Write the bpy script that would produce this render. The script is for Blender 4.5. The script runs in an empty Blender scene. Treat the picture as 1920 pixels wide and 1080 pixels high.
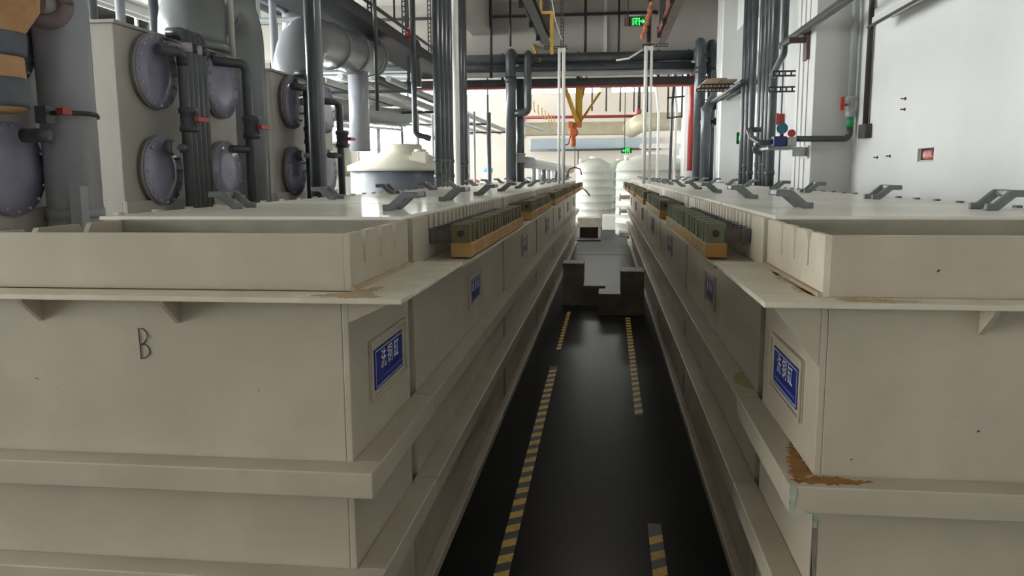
import bpy, bmesh, math, random
from mathutils import Vector, Matrix
random.seed(7)
SC = bpy.context.scene
COL = SC.collection
PI = math.pi

# ------------------------------------------------------------------ materials
def mat(name, col, rough=.5, metal=0., var=.0, scale=4., bump=0., spec=.5, col2=None, fac=(.45, .65), stretch=(1, 1, 1), coat=0.):
    m = bpy.data.materials.new(name); m.use_nodes = True
    nt = m.node_tree; b = nt.nodes['Principled BSDF']
    b.inputs['Roughness'].default_value = rough
    b.inputs['Metallic'].default_value = metal
    b.inputs['Specular IOR Level'].default_value = spec
    b.inputs['Coat Weight'].default_value = coat
    c = tuple(col) + (1,)
    b.inputs['Base Color'].default_value = c
    if var or col2 or bump:
        tc = nt.nodes.new('ShaderNodeTexCoord'); mp = nt.nodes.new('ShaderNodeMapping')
        mp.inputs['Scale'].default_value = stretch
        nt.links.new(tc.outputs['Object'], mp.inputs['Vector'])
        n = nt.nodes.new('ShaderNodeTexNoise'); n.inputs['Scale'].default_value = scale
        n.inputs['Detail'].default_value = 6; n.inputs['Roughness'].default_value = .6
        nt.links.new(mp.outputs['Vector'], n.inputs['Vector'])
        r = nt.nodes.new('ShaderNodeValToRGB')
        r.color_ramp.elements[0].position, r.color_ramp.elements[1].position = fac
        if col2 is None:
            lo = tuple(x * (1 - var) for x in col) + (1,); hi = tuple(min(1, x * (1 + var)) for x in col) + (1,)
        else:
            lo = c; hi = tuple(col2) + (1,)
        r.color_ramp.elements[0].color = lo; r.color_ramp.elements[1].color = hi
        nt.links.new(n.outputs['Fac'], r.inputs['Fac']); nt.links.new(r.outputs['Color'], b.inputs['Base Color'])
        if bump:
            bn = nt.nodes.new('ShaderNodeBump'); bn.inputs['Strength'].default_value = bump; bn.inputs['Distance'].default_value = .01
            nt.links.new(n.outputs['Fac'], bn.inputs['Height']); nt.links.new(bn.outputs['Normal'], b.inputs['Normal'])
    return m

def emit(name, col, s):
    m = bpy.data.materials.new(name); m.use_nodes = True
    b = m.node_tree.nodes['Principled BSDF']
    b.inputs['Base Color'].default_value = tuple(col) + (1,)
    b.inputs['Emission Color'].default_value = tuple(col) + (1,)
    b.inputs['Emission Strength'].default_value = s
    return m

def glass(name):
    m = bpy.data.materials.new(name); m.use_nodes = True
    nt = m.node_tree; nt.nodes.clear()
    o = nt.nodes.new('ShaderNodeOutputMaterial'); mx = nt.nodes.new('ShaderNodeMixShader')
    t = nt.nodes.new('ShaderNodeBsdfTransparent'); g = nt.nodes.new('ShaderNodeBsdfGlossy')
    g.inputs['Roughness'].default_value = .02; t.inputs['Color'].default_value = (.93, .96, .96, 1)
    f = nt.nodes.new('ShaderNodeFresnel'); f.inputs['IOR'].default_value = 1.45
    nt.links.new(f.outputs[0], mx.inputs[0]); nt.links.new(t.outputs[0], mx.inputs[1]); nt.links.new(g.outputs[0], mx.inputs[2])
    nt.links.new(mx.outputs[0], o.inputs[0])
    return m

M = dict(
    tank=mat('beige_polypropylene', (.46, .405, .318), .42, var=.07, scale=2.2, bump=.015),
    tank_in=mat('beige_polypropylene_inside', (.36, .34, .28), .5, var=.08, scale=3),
    rim=mat('pale_plastic', (.62, .565, .445), .5, var=.06, scale=6),  # paler plastic; on the right upstands it puts window light into the colour
    lid=mat('lid_sheet', (.84, .83, .755), .12, var=.05, scale=1.6, spec=.7),
    handle=mat('grey_handle_plastic', (.155, .17, .175), .35, var=.12, scale=12),
    hinge=mat('hinge_grey', (.12, .12, .12), .5),
    pvc=mat('dark_grey_pvc', (.075, .086, .096), .28, var=.15, scale=5),
    pvc2=mat('blue_grey_pvc', (.35, .36, .40), .32, var=.08, scale=3),
    pvcl=mat('light_grey_pvc', (.40, .42, .43), .4, var=.05, scale=4),
    duct=mat('grey_duct', (.215, .228, .24), .25, var=.06, scale=2),
    scrub=mat('scrubber_sheet', (.46, .44, .395), .38, var=.10, scale=1.5, stretch=(1, 1, .35)),
    hatch=mat('hatch_cover_blue_grey', (.30, .30, .40), .16, var=.10, scale=3),
    flangeg=mat('hatch_ring', (.32, .31, .27), .4, var=.1, scale=8),
    bolt=mat('pale_bolt', (.45, .42, .46), .4),
    red=mat('red_plastic', (.5, .045, .04), .4),
    redp=mat('red_fire_paint', (.30, .035, .03), .35, var=.1, scale=6),
    steel=mat('black_painted_steel', (.035, .036, .038), .5, var=.2, scale=8),
    steelr=mat('maroon_painted_steel', (.11, .065, .06), .5, var=.25, scale=6),
    galv=mat('galvanised_steel', (.42, .43, .43), .35, .7, var=.12, scale=10),
    white=mat('white_pvc', (.72, .72, .69), .35, var=.03, scale=5),
    wall=mat('white_wall_paint', (.74, .745, .74), .65, var=.03, scale=.7, bump=.01),
    endw=mat('warm_white_wall', (.80, .725, .65), .7, var=.03, scale=.6),
    ceil=mat('pale_ceiling_paint', (.60, .58, .545), .8, var=.06, scale=.6),
    beam=mat('grey_beam_paint', (.42, .395, .36), .8, var=.06, scale=.8),
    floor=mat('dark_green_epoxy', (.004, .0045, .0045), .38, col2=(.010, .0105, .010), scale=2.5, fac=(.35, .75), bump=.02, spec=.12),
    orangeb=mat('orange_insulator_board', (.33, .165, .042), .6, col2=(.40, .25, .085), scale=9),
    orangev=mat('orange_board_with_verdigris', (.36, .185, .05), .65, col2=(.20, .34, .22), scale=11, fac=(.5, .62)),
    copper=mat('dull_copper_bar', (.085, .062, .062), .5, .35, col2=(.12, .10, .085), scale=14),
    block=mat('corroded_brass_block', (.13, .115, .055), .6, .2, col2=(.155, .175, .115), scale=16),
    blockv=mat('corroded_block_with_verdigris', (.12, .12, .07), .65, .15, col2=(.15, .225, .16), scale=14),
    hole=mat('dark_bolt_hole', (.03, .022, .02), .6),
    blue=mat('blue_sign_enamel', (.012, .022, .19), .35),
    signw=mat('white_sign_paint', (.75, .77, .8), .5),
    signf=mat('faint_sign_print', (.10, .14, .36), .5),
    yellow=mat('yellow_tape', (.66, .42, .04), .55, col2=(.48, .30, .03), scale=15),
    black=mat('black_tape', (.012, .012, .012), .5),
    stool=mat('grey_brown_step_board', (.20, .175, .14), .6, var=.15, scale=6),
    stoolg=mat('grey_step_board', (.32, .29, .25), .6, var=.1, scale=6),
    poly=mat('translucent_white_polyethylene', (.47, .475, .43), .45, var=.05, scale=2),
    polyg=mat('greenish_polyethylene', (.36, .42, .37), .45, var=.05, scale=2),
    conb=mat('blue_grey_tank_wrap', (.10, .115, .14), .35, var=.12, scale=2, stretch=(.4, .4, 3)),
    conl=mat('beige_tank_cone', (.55, .53, .44), .45, var=.05, scale=3),
    yellowp=mat('yellow_crane_paint', (.50, .30, .035), .45, var=.12, scale=8),
    orange=mat('orange_hoist_paint', (.62, .16, .045), .45, var=.12, scale=8),
    orangel=mat('faded_orange_fabric', (.60, .36, .19), .8, col2=(.52, .27, .12), scale=6, bump=.15),
    strap=mat('grey_strap', (.13, .15, .18), .7, var=.1, scale=8),
    pinkd=mat('dusty_rubber_ring', (.22, .17, .19), .6, var=.1, scale=6),
    rope=mat('orange_cloth', (.45, .12, .06), .85, col2=(.60, .28, .20), scale=18, bump=.2),
    wood=mat('bare_wood', (.34, .25, .175), .7, var=.15, scale=5, stretch=(1, 5, 5)),
    beige=mat('beige_duct_wrap', (.42, .38, .27), .45, var=.08, scale=3),
    paleb=mat('pale_blue_panel', (.45, .52, .58), .5, var=.04, scale=3),
    aqua=mat('aqua_plastic', (.16, .46, .52), .4),
    teal=mat('teal_dial', (.02, .16, .24), .3),
    bluep=mat('blue_cast_body', (.02, .03, .16), .35),
    darkbox=mat('dark_brown_box', (.05, .04, .038), .5),
    maroon=mat('maroon_box', (.10, .045, .035), .6),
    gsign=mat('dark_green_sign_face', (.004, .05, .01), .4),
    glow=emit('lit_green', (.02, 1, .09), 3.2),
    green=mat('green_plastic', (.03, .30, .10), .5),
    rust=mat('rust_stain', (.21, .085, .016), .8, col2=(.31, .155, .04), scale=22, fac=(.35, .7)),
    rustl=mat('pale_rust_stain', (.40, .30, .18), .7, col2=(.44, .37, .26), scale=20),
    verd=mat('verdigris_crust', (.30, .36, .29), .8, col2=(.44, .46, .38), scale=25, bump=.2),
    yst=mat('yellow_spill', (.25, .22, .02), .35),
    marker=mat('black_marker', (.03, .025, .02), .6),
    redgl=mat('translucent_red_plastic', (.55, .12, .10), .3, col2=(.75, .42, .40), scale=40),
    diff=mat('lamp_diffuser', (.8, .8, .78), .3),
    glass=glass('window_glass'),
    frame=mat('white_window_frame', (.65, .66, .66), .4),
    pinkf=mat('pink_petals', (.65, .20, .18), .7),
)

def sheen(m, rough, amount):
    # worn surface: a weakened mirror sheen over a diffuse base
    nt = m.node_tree; b = nt.nodes['Principled BSDF']; out = nt.nodes['Material Output']
    col = b.inputs['Base Color'].links[0].from_socket
    d = nt.nodes.new('ShaderNodeBsdfDiffuse'); g = nt.nodes.new('ShaderNodeBsdfGlossy'); g.inputs['Roughness'].default_value = rough
    f = nt.nodes.new('ShaderNodeFresnel'); f.inputs['IOR'].default_value = 1.4
    k = nt.nodes.new('ShaderNodeMath'); k.operation = 'MULTIPLY'; k.inputs[1].default_value = amount
    mx = nt.nodes.new('ShaderNodeMixShader')
    nt.links.new(col, d.inputs['Color']); nt.links.new(f.outputs[0], k.inputs[0]); nt.links.new(k.outputs[0], mx.inputs[0])
    nt.links.new(d.outputs[0], mx.inputs[1]); nt.links.new(g.outputs[0], mx.inputs[2]); nt.links.new(mx.outputs[0], out.inputs['Surface'])
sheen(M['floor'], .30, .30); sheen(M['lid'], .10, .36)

# ------------------------------------------------------------------ geometry helpers
class MB:
    def __init__(s): s.bm = bmesh.new()
    def box(s, x0, x1, y0, y1, z0, z1):
        v = [s.bm.verts.new(p) for p in ((x0, y0, z0), (x1, y0, z0), (x1, y1, z0), (x0, y1, z0), (x0, y0, z1), (x1, y0, z1), (x1, y1, z1), (x0, y1, z1))]
        for f in ((3, 2, 1, 0), (4, 5, 6, 7), (0, 1, 5, 4), (1, 2, 6, 5), (2, 3, 7, 6), (3, 0, 4, 7)): s.bm.faces.new([v[i] for i in f])
        return s
    def prism(s, pts, axis, a, b):
        # pts: outline in the two other axes (cyclic order x,y,z without axis), extruded a..b along axis
        def P(p, t):
            return {'x': (t, p[0], p[1]), 'y': (p[0], t, p[1]), 'z': (p[0], p[1], t)}[axis]
        A = [s.bm.verts.new(P(p, a)) for p in pts]; B = [s.bm.verts.new(P(p, b)) for p in pts]
        n = len(pts); s.bm.faces.new(A[::-1]); s.bm.faces.new(B)
        for i in range(n): s.bm.faces.new((A[i], A[(i + 1) % n], B[(i + 1) % n], B[i]))
        return s
    def lathe(s, prof, c, axis='z', seg=40):
        rings = []
        for r, h in prof:
            ring = []
            for i in range(seg):
                a = 2 * PI * i / seg; u, w = r * math.cos(a), r * math.sin(a)
                p = {'z': (u, w, h), 'x': (h, u, w), 'y': (u, h, w)}[axis]
                ring.append(s.bm.verts.new((c[0] + p[0], c[1] + p[1], c[2] + p[2])))
            rings.append(ring)
        for A, B in zip(rings, rings[1:]):
            for i in range(seg): s.bm.faces.new((A[i], A[(i + 1) % seg], B[(i + 1) % seg], B[i])).smooth = True
        s.bm.faces.new(rings[0][::-1]); s.bm.faces.new(rings[-1])
        return s
    def tube(s, pts, r, bend=0., seg=14, caps=True):
        pts = [Vector(p) for p in pts]
        path = [pts[0]]
        for a, b, c in zip(pts, pts[1:], pts[2:]):
            u = (a - b).normalized(); w = (c - b).normalized()
            ang = u.angle(w)
            if bend > 0 and ang < PI - .02:
                d = min(bend / math.tan(ang / 2), (a - b).length * (.97 if a == pts[0] else .49), (c - b).length * (.97 if c == pts[-1] else .49))
                R = d * math.tan(ang / 2); ctr = b + (u + w).normalized() * (R / math.sin(ang / 2))
                p0 = b + u * d - ctr; p1 = b + w * d - ctr; tot = p0.angle(p1); n = max(3, int(tot / .2))
                ax = p0.cross(p1).normalized()
                for k in range(n + 1): path.append(ctr + Matrix.Rotation(tot * k / n, 3, ax) @ p0)
            else: path.append(b)
        path.append(pts[-1])
        t0 = (path[1] - path[0]).normalized()
        nrm = t0.orthogonal().normalized(); rings = []
        for i, p in enumerate(path):
            if i == 0: t = t0
            elif i == len(path) - 1: t = (path[i] - path[i - 1]).normalized()
            else: t = ((path[i] - path[i - 1]).normalized() + (path[i + 1] - path[i]).normalized()).normalized()
            nrm = (nrm - t * nrm.dot(t)).normalized(); bi = t.cross(nrm)
            rr = r[i] if isinstance(r, (list, tuple)) else r
            rings.append([s.bm.verts.new(p + (nrm * math.cos(2 * PI * k / seg) + bi * math.sin(2 * PI * k / seg)) * rr) for k in range(seg)])
        for A, B in zip(rings, rings[1:]):
            for k in range(seg): s.bm.faces.new((A[k], A[(k + 1) % seg], B[(k + 1) % seg], B[k])).smooth = True
        if caps: s.bm.faces.new(rings[0][::-1]); s.bm.faces.new(rings[-1])
        return s
    def bar(s, p, q, w, h=None):
        # square bar between two points
        h = h or w; p = Vector(p); q = Vector(q); t = (q - p).normalized()
        up = Vector((0, 0, 1)) if abs(t.z) < .95 else Vector((0, 1, 0))
        sx = t.cross(up).normalized() * w / 2; sz = sx.cross(t).normalized() * h / 2
        v = [s.bm.verts.new(o + a * sx + b * sz) for o in (p, q) for a, b in ((-1, -1), (1, -1), (1, 1), (-1, 1))]
        for f in ((3, 2, 1, 0), (4, 5, 6, 7), (0, 1, 5, 4), (1, 2, 6, 5), (2, 3, 7, 6), (3, 0, 4, 7)): s.bm.faces.new([v[i] for i in f])
        return s
    def strut(s, p, q, w=.05, side=(1, 0, 0), pitch=.06):
        # slotted channel: two rails joined by rungs, the slots left open
        p = Vector(p); q = Vector(q); d = Vector(side).normalized() * w * .38; L = (q - p).length; t = (q - p).normalized()
        s.bar(p + d, q + d, w * .28); s.bar(p - d, q - d, w * .28)
        k = 0.
        while k < L:
            s.bar(p + t * k - d, p + t * k + d, w * .25, w * .25); k += pitch
        return s
    def mesh(s, name, m, off=(0, 0, 0), bevel=0.):
        bmesh.ops.recalc_face_normals(s.bm, faces=s.bm.faces)
        if off != (0, 0, 0): bmesh.ops.translate(s.bm, vec=-Vector(off), verts=s.bm.verts)
        me = bpy.data.meshes.new(name); s.bm.to_mesh(me); s.bm.free(); me.materials.append(M[m] if isinstance(m, str) else m)
        return me
    def build(s, name, m, parent=None, bevel=0., label=None, local=False):
        off = Vector((0, 0, 0)); p = parent
        while p is not None: off += p.location; p = p.parent
        me = s.mesh(name, m, (0, 0, 0) if local else tuple(off))
        return inst(name, me, parent, bevel=bevel, label=label)

def inst(name, me, parent=None, loc=(0, 0, 0), bevel=0., label=None):
    o = bpy.data.objects.new(name, me); COL.objects.link(o); o.parent = parent; o.location = loc
    if bevel:
        b = o.modifiers.new('bevel', 'BEVEL'); b.width = bevel; b.segments = 2; b.limit_method = 'ANGLE'; b.harden_normals = False
    if label: o['label'] = label
    return o

def tag(o, label, cat, group=None):
    o['label'] = label; o['category'] = cat
    if group: o['group'] = group
    return o
def thing(name, label, cat, loc=(0, 0, 0), group=None):
    o = bpy.data.objects.new(name, None); COL.objects.link(o); o.location = loc; o.empty_display_size = .1
    return tag(o, label, cat, group)
def struct(mb, name, m, parent=None, bevel=0.):
    o = mb.build(name, m, parent, bevel)
    if parent is None: o['kind'] = 'structure'
    return o
ORD = ['first', 'second', 'third', 'fourth', 'fifth', 'sixth', 'seventh', 'eighth', 'ninth', 'tenth', 'eleventh', 'twelfth', 'thirteenth', 'fourteenth', 'fifteenth', 'sixteenth']

def text_mesh(body, size, mname):
    cu = bpy.data.curves.new('lettering', 'FONT'); cu.body = body; cu.size = size; cu.extrude = 0; cu.align_x = 'CENTER'; cu.align_y = 'CENTER'
    cu.space_character = 1.42
    o = bpy.data.objects.new('tmp', cu); COL.objects.link(o); bpy.context.view_layer.update()
    me = bpy.data.meshes.new_from_object(o.evaluated_get(bpy.context.evaluated_depsgraph_get()))
    bpy.data.objects.remove(o); me.materials.clear(); me.materials.append(M[mname]); me.name = 'lettering'
    return me

# ------------------------------------------------------------------ room shell
XW, XL, YB, YE, ZC = 2.25, -9.0, -5.0, 28.0, 4.9
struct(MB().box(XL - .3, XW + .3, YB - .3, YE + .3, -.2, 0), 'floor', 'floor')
struct(MB().box(XL - .3, XW + .3, YB - .3, YE + .3, ZC, ZC + .2), 'ceiling', 'ceil')
struct(MB().box(XW, XW + .25, YB - .3, 5.92, 0, ZC).box(XW, XW + .25, 6.21, YE + .3, 0, ZC).box(XW, XW + .25, 5.92, 6.21, 0, 1.722).box(XW, XW + .25, 5.92, 6.21, 1.815, ZC).box(XW + .13, XW + .25, 5.92, 6.21, 1.722, 1.815), 'wall_right', 'wall')
wl = MB(); ys = [YB - .3, -3.6, -1.6, -.9, 1.1, 2.2, 5.4, 6.0, 9.2, 9.8, 13.0, 13.6, 16.8, 17.4, 20.6, 21.2, 24.4, 25.0, 27.6, YE + .3]
for z0, z1 in ((0, .9), (2.9, 3.3), (4.75, ZC)): wl.box(XL - .3, XL, YB - .3, YE + .3, z0, z1)
for z0, z1 in ((.9, 2.9), (3.3, 4.75)):
    for a, b in zip(ys[0::2], ys[1::2]): wl.box(XL - .3, XL, a, b, z0, z1)
for a, b in ((-3.6, -1.6), (-.9, 1.1)): wl.box(XL - .3, XL, a, b, 3.3, 4.75)
struct(wl, 'wall_left', 'wall')
n = 1
for a, b in zip(ys[1::2], ys[2::2]):
    for z0, z1 in ((.9, 2.9), (3.3, 4.75)):
        if z0 > 3 and b < 2: continue
        w = MB()
        for y in (a, (a + b) / 2 - .03, b - .06): w.box(XL - .16, XL - .1, y, y + .06, z0, z1)
        for z in (z0, z1 - .06): w.box(XL - .155, XL - .105, a + .06, b - .06, z, z + .06)
        f = struct(w, 'window_%d' % n, 'frame'); n += 1
        MB().box(XL - .133, XL - .127, a + .06, b - .06, z0 + .06, z1 - .06).build('pane', 'glass', f)
# end wall with a clerestory strip
ew = MB().box(-6.3, XW + .3, YE, YE + .3, 0, 4.35).box(XL - .3, -8.8, YE, YE + .3, 0, 4.35).box(-8.8, -6.3, YE, YE + .3, 0, .9).box(-8.8, -6.3, YE, YE + .3, 4.15, 4.35).box(XL - .3, XW + .3, YE, YE + .3, 4.84, ZC)
for x in (XL - .3, -6.2, -3.2, -.2): ew.box(x, x + .3, YE, YE + .3, 4.35, 4.84)
ew.box(1.6, XW + .3, YE, YE + .3, 4.35, 4.84)
struct(ew, 'wall_end', 'endw')
for a, b in ((XL, -6.2), (-5.9, -3.2), (-2.9, -.2), (.1, 1.6)):
    w = MB(); k = 4
    for i in range(k + 1):
        x = a + (b - a - .04) * i / k; w.box(x, x + .04, YE + .1, YE + .14, 4.35, 4.84)
    for z in (4.35, 4.81): w.box(a + .04, b - .04, YE + .105, YE + .135, z, z + .03)
    f = struct(w, 'window_%d' % n, 'frame'); n += 1
    MB().box(a + .04, b - .04, YE + .118, YE + .122, 4.38, 4.81).build('pane', 'glass', f)
w = MB()
for x in (-8.8, -7.58, -6.36): w.box(x, x + .06, YE + .1, YE + .16, .9, 4.15)
for z in (.9, 2.5, 4.09): w.box(-8.74, -6.36, YE + .105, YE + .155, z, z + .06)
f = struct(w, 'window_%d' % n, 'frame'); n += 1
MB().box(-8.74, -6.36, YE + .127, YE + .133, .96, 4.09).build('pane', 'glass', f)
# back wall behind the camera
struct(MB().box(XL - .3, XW + .3, YB - .3, YB, 0, ZC), 'wall_back', 'endw')
# beams and columns
struct(MB().box(XL, XW, 15.8, 16.2, 3.93, ZC), 'trim_1', 'beam')
struct(MB().box(XL, XW, 7.9, 8.3, 4.1, ZC), 'trim_2', 'beam')
struct(MB().box(XL, XW, 22.2, 22.6, 4.2, ZC), 'trim_3', 'beam')
struct(MB().box(-2.6, -2.2, -5, 7.9, 4.3, ZC).box(-2.6, -2.2, 8.3, 15.8, 4.3, ZC).box(-2.6, -2.2, 16.2, 22.2, 4.3, ZC), 'trim_4', 'beam')
struct(MB().box(XW - .15, XW, 8.8, 15.8, 3.95, ZC), 'trim_5', 'wall')
for i, y in enumerate((7.8, 13.9, 20.3)):
    c = MB().box(1.88, XW, y, y + .75, 0, ZC)
    for k in (.22, .4, .58): c.box(1.868, 1.88, y + k, y + k + .05, 0, ZC)
    struct(c, 'trim_%d' % (6 + i), 'wall', bevel=.006)
struct(MB().box(-2.6, XW - .42, YE - .12, YE, 2.45, 2.84), 'trim_9', 'paleb')

# ------------------------------------------------------------------ tank rows
def plate_sign(t, sgn, xw, y0, y1, z0, z1, text):
    """blue name plate in a beige holder on the aisle wall, facing the aisle"""
    xa = lambda d: xw + sgn * d
    bx = lambda mb, d0, d1, a, b, c, d: mb.box(min(xa(d0), xa(d1)), max(xa(d0), xa(d1)), a, b, c, d)
    h = MB(); a, b, c, d = y0 - .035, y1 + .06, z0 - .03, z1 + .035
    bx(h, 0, .006, a, b, c, d)
    for q in ((a, a + .012, c, d), (b - .012, b, c, d), (a + .012, b - .012, d - .012, d), (a + .012, b - .012, c, c + .012)): bx(h, .006, .014, *q)
    ho = h.build('sign_holder', 'tank', t, bevel=.002)
    p = bx(MB(), .006, .011, y0, y1, z0, z1).build('sign_plate', 'blue', ho, label='blue name plate')
    w = MB()
    for q in ((y0 + .006, y1 - .006, z1 - .008, z1 - .006), (y0 + .006, y1 - .006, z0 + .006, z0 + .008), (y0 + .006, y0 + .008, z0 + .008, z1 - .008), (y1 - .008, y1 - .006, z0 + .008, z1 - .008)): bx(w, .011, .0115, *q)
    rows = []
    if text:
        me = text_mesh(text, .068, 'signw')
        for v in me.vertices:
            u, r, e = v.co
            yy = (y0 + y1) / 2 + (-u if sgn < 0 else u) * .95; zz = z0 + (z1 - z0) * .62 + r
            v.co = Vector((xa(.0118 + abs(e)), yy, zz)) - (t.location)
        w2 = bmesh.new(); w2.from_mesh(me)
        me2 = w.mesh('border', 'signw', tuple(t.location)); w2.from_mesh(me2)
        bmesh.ops.recalc_face_normals(w2, faces=w2.faces); w2.to_mesh(me); w2.free()
        o = inst('lettering', me, ho, label='white characters')
        o.location = (0, 0, 0)
    else:
        L = y1 - y0
        for k in (.22, .5, .78):
            yc = y0 + L * k
            for i in range(3):
                bx(w, .011, .0118, yc - .018 + .013 * i, yc - .013 + .013 * i, z0 + (z1 - z0) * (.45 + .04 * random.random()), z0 + (z1 - z0) * (.82 + .04 * random.random()))
        w.build('lettering', 'signw', ho)
    s = MB(); yy = y0 + .03
    while yy < y1 - .03:
        bx(s, .011, .0114, yy, yy + .009, z0 + .022, z0 + .022 + .006 + .004 * random.random()); yy += .0145
    s.build('small_print', 'signf', ho)

def tank(row, i, y0, y1, first, label):
    sgn = 1 if row == 'left' else -1          # direction from wall to aisle
    xw = -.72 if row == 'left' else .575
    xo = -1.95 if row == 'left' else 1.74      # outer side
    t = thing('plating_tank', label, 'tank', (xw, y0, 0), 'plating tanks of the %s row' % row)
    A = lambda d: xw + sgn * d
    def bx(mb, d0, d1, *q): mb.box(min(A(d0), A(d1)), max(A(d0), A(d1)), *q); return mb
    W = abs(xo - xw)
    zf = 1.305 if first else 1.293
    ya = y0; yb = y1 - .045
    if not first: ya = y0 + .05
    # body: four walls, floor
    m = MB(); bx(m, -.02, 0, ya, yb, .0, zf); bx(m, -W, -W + .02, ya, yb, 0, zf)
    bx(m, -W + .02, -.02, ya, ya + .02, 0, zf); bx(m, -W + .02, -.02, yb - .02, yb, 0, zf); bx(m, -W + .02, -.02, ya + .02, yb - .02, 0, .04)
    m.build('tank_body', 'tank', t, bevel=.003)
    # two reinforcing ribs round the wall
    for k, (zt, d) in enumerate(((.825, .083), (.495, .088))):
        m = MB(); y_end = y1 - .004
        if first:
            bx(m, -W - .08, d, ya - .09, ya, zt - .075, zt); bx(m, 0, d, ya, y_end, zt - .075, zt)
        else:
            bx(m, 0, d, y0, y_end, zt - .075, zt)
        m.build('reinforcing_rib', 'tank', t, bevel=.004)
    m = MB(); bx(m, 0, .045, y0, y1 - .004, 0, .05)
    if first: bx(m, -W, .045, ya - .05, ya, 0, .05)
    m.build('base_kerb', 'tank', t, bevel=.004)
    wu = 1.10 if row == 'left' else W - .02
    # flange shelf
    zs = 1.32 if first else 1.308
    m = MB(); ye = y1 + .1 if first else y1 - .003; yst = ya if first else y0 + .1 if i == 1 else y0
    ov = .18 if row == 'left' else .168
    m.box(*sorted((A(.0), A(ov))), yst + (.02 if first else 0), ye, zs - .015, zs)
    if first: bx(m, -W - .12, ov, ya - .10, ya + .02, zs - .015, zs); bx(m, -W - .05, -wu - .02, ya + .02, y1 - .03, zs - .015, zs)
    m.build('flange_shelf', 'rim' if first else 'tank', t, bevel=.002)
    # gussets
    if first:
        gx = [.52, .95] if row == 'left' else [.40, .83]
        for g in gx if row == 'left' else gx[:1]:
            MB().prism([(ya, 1.305), (ya - .085, 1.305), (ya - .075, 1.29), (ya, 1.225)], 'x', A(-g) if row == 'left' else A(-g) , A(-g) + .014).build('gusset', 'tank', t)
        if row == 'left':
            MB().prism([(A(0), 1.305), (A(.12), 1.305), (A(.12), 1.29), (A(.0), 1.235)], 'y', ya + .0, ya + .014).build('gusset', 'tank', t)
        else:
            MB().prism([(A(0), 1.305), (A(.12), 1.305), (A(.12), 1.285), (A(.0), 1.13)], 'y', ya + .0, ya + .014).build('gusset', 'tank', t)
    # upstand with slots on the aisle side
    zr = 1.485
    def comb(d0, d1, slots, a, b, name):
        m = MB()
        top = []
        for s in slots:
            top += [(s - .033, zr), (s - .009, zr - .032), (s - .009, zr - .098), (s + .009, zr - .098), (s + .009, zr - .032), (s + .033, zr)]
        pts = [(a, zs)] + [(a, zr)] + top + [(b, zr)] + [(b, zs)]
        m.prism(pts, 'x', A(d0), A(d1))
        return m.build(name, 'rim' if row == 'right' else 'tank', t, bevel=.0015)  # right row paler: its window-lit side is put into the colour
    if first:
        sl = [ya + .17, ya + .345, ya + .52]
        y_up = ya + (.035 if row == 'left' else -.03 + .03)
        comb(-.02, 0, sl, y_up, y1 - .025, 'slotted_upstand')
        comb(*((-1.12, -1.10) if row == 'left' else (-W, -W + .02)), [ya + .2, ya + .47], y_up, y1 - .025, 'slotted_upstand')
        m = MB(); bx(m, -wu, -.02, y_up, y_up + .018, zs, zr); m.build('front_upstand', 'tank', t, bevel=.002)
        m = MB(); bx(m, -wu, -.02, y1 - .045, y1 - .025, zf, zr); m.build('rear_upstand', 'tank_in', t, bevel=.002)
        m = MB(); bx(m, -.001, .012, y_up, y1 - .03, zs, zs + .012); m.build('weld_bead', 'rustl', t)
    else:
        off = .33; k = int((y1 - y0 - .75) / .1)
        m = MB(); a, b = ya + .0, yb
        pts = [(a, zs), (a, zr)]
        for j in range(k + 1):
            s = y0 + off + .1 * j
            pts += [(s - .018, zr), (s - .018, zr - .062), (s + .018, zr - .062), (s + .018, zr)]
        pts += [(b, zr), (b, zs)]
        m.prism(pts, 'x', A(-.025), A(0))
        m.build('slotted_upstand', 'tank' if row == 'left' else 'rim', t, bevel=.0012)  # same lit and unlit plastic colours for the two rows
        m = MB(); bx(m, -W + .02, -.03, ya, ya + .02, zf, zr - .002); bx(m, -W, -W + .02, ya, yb, zf, zr - .002); m.build('rear_upstand', 'tank', t)
    return t

LY = [2.16, 2.89] + [2.89 + 2.72 * k for k in range(1, 7)]
RY = [2.19, 2.97] + [2.97 + 2.80 * k for k in range(1, 7)]
TANKS = {'left': [], 'right': []}
ends = {0: 'short open beige tank at the camera end of the %s row, %s', 6: 'long beige tank at the far end of the %s tank row'}
for row, YY in (('left', LY), ('right', RY)):
    for i in range(7):
        lab = (ends[0] % (row, 'marked B in pen' if row == 'left' else 'rusty corner ledge')) if i == 0 else (ends[6] % row) if i == 6 else \
            '%s long lidded beige tank from the camera in the %s row, behind the open one' % (ORD[i - 1], row)
        t = tank(row, i, YY[i], YY[i + 1], i == 0, lab); TANKS[row].append(t)
        if row == 'left':
            if i == 0: plate_sign(t, 1, -.72, 2.37, 2.71, .98, 1.108, '洗铜缸')
            else: plate_sign(t, 1, -.72, YY[i] + 1.28, YY[i] + 1.58, .965, 1.085, None)
            if i == 0: tl = t
        else:
            if i == 0: plate_sign(t, -1, .575, 2.37, 2.71, .955, 1.077, '洗铜缸')
            else: plate_sign(t, -1, .575, YY[i] + 1.28, YY[i] + 1.58, .96, 1.078, None)
            if i == 0: tr = t
            if i == 1: tr2 = t

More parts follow.
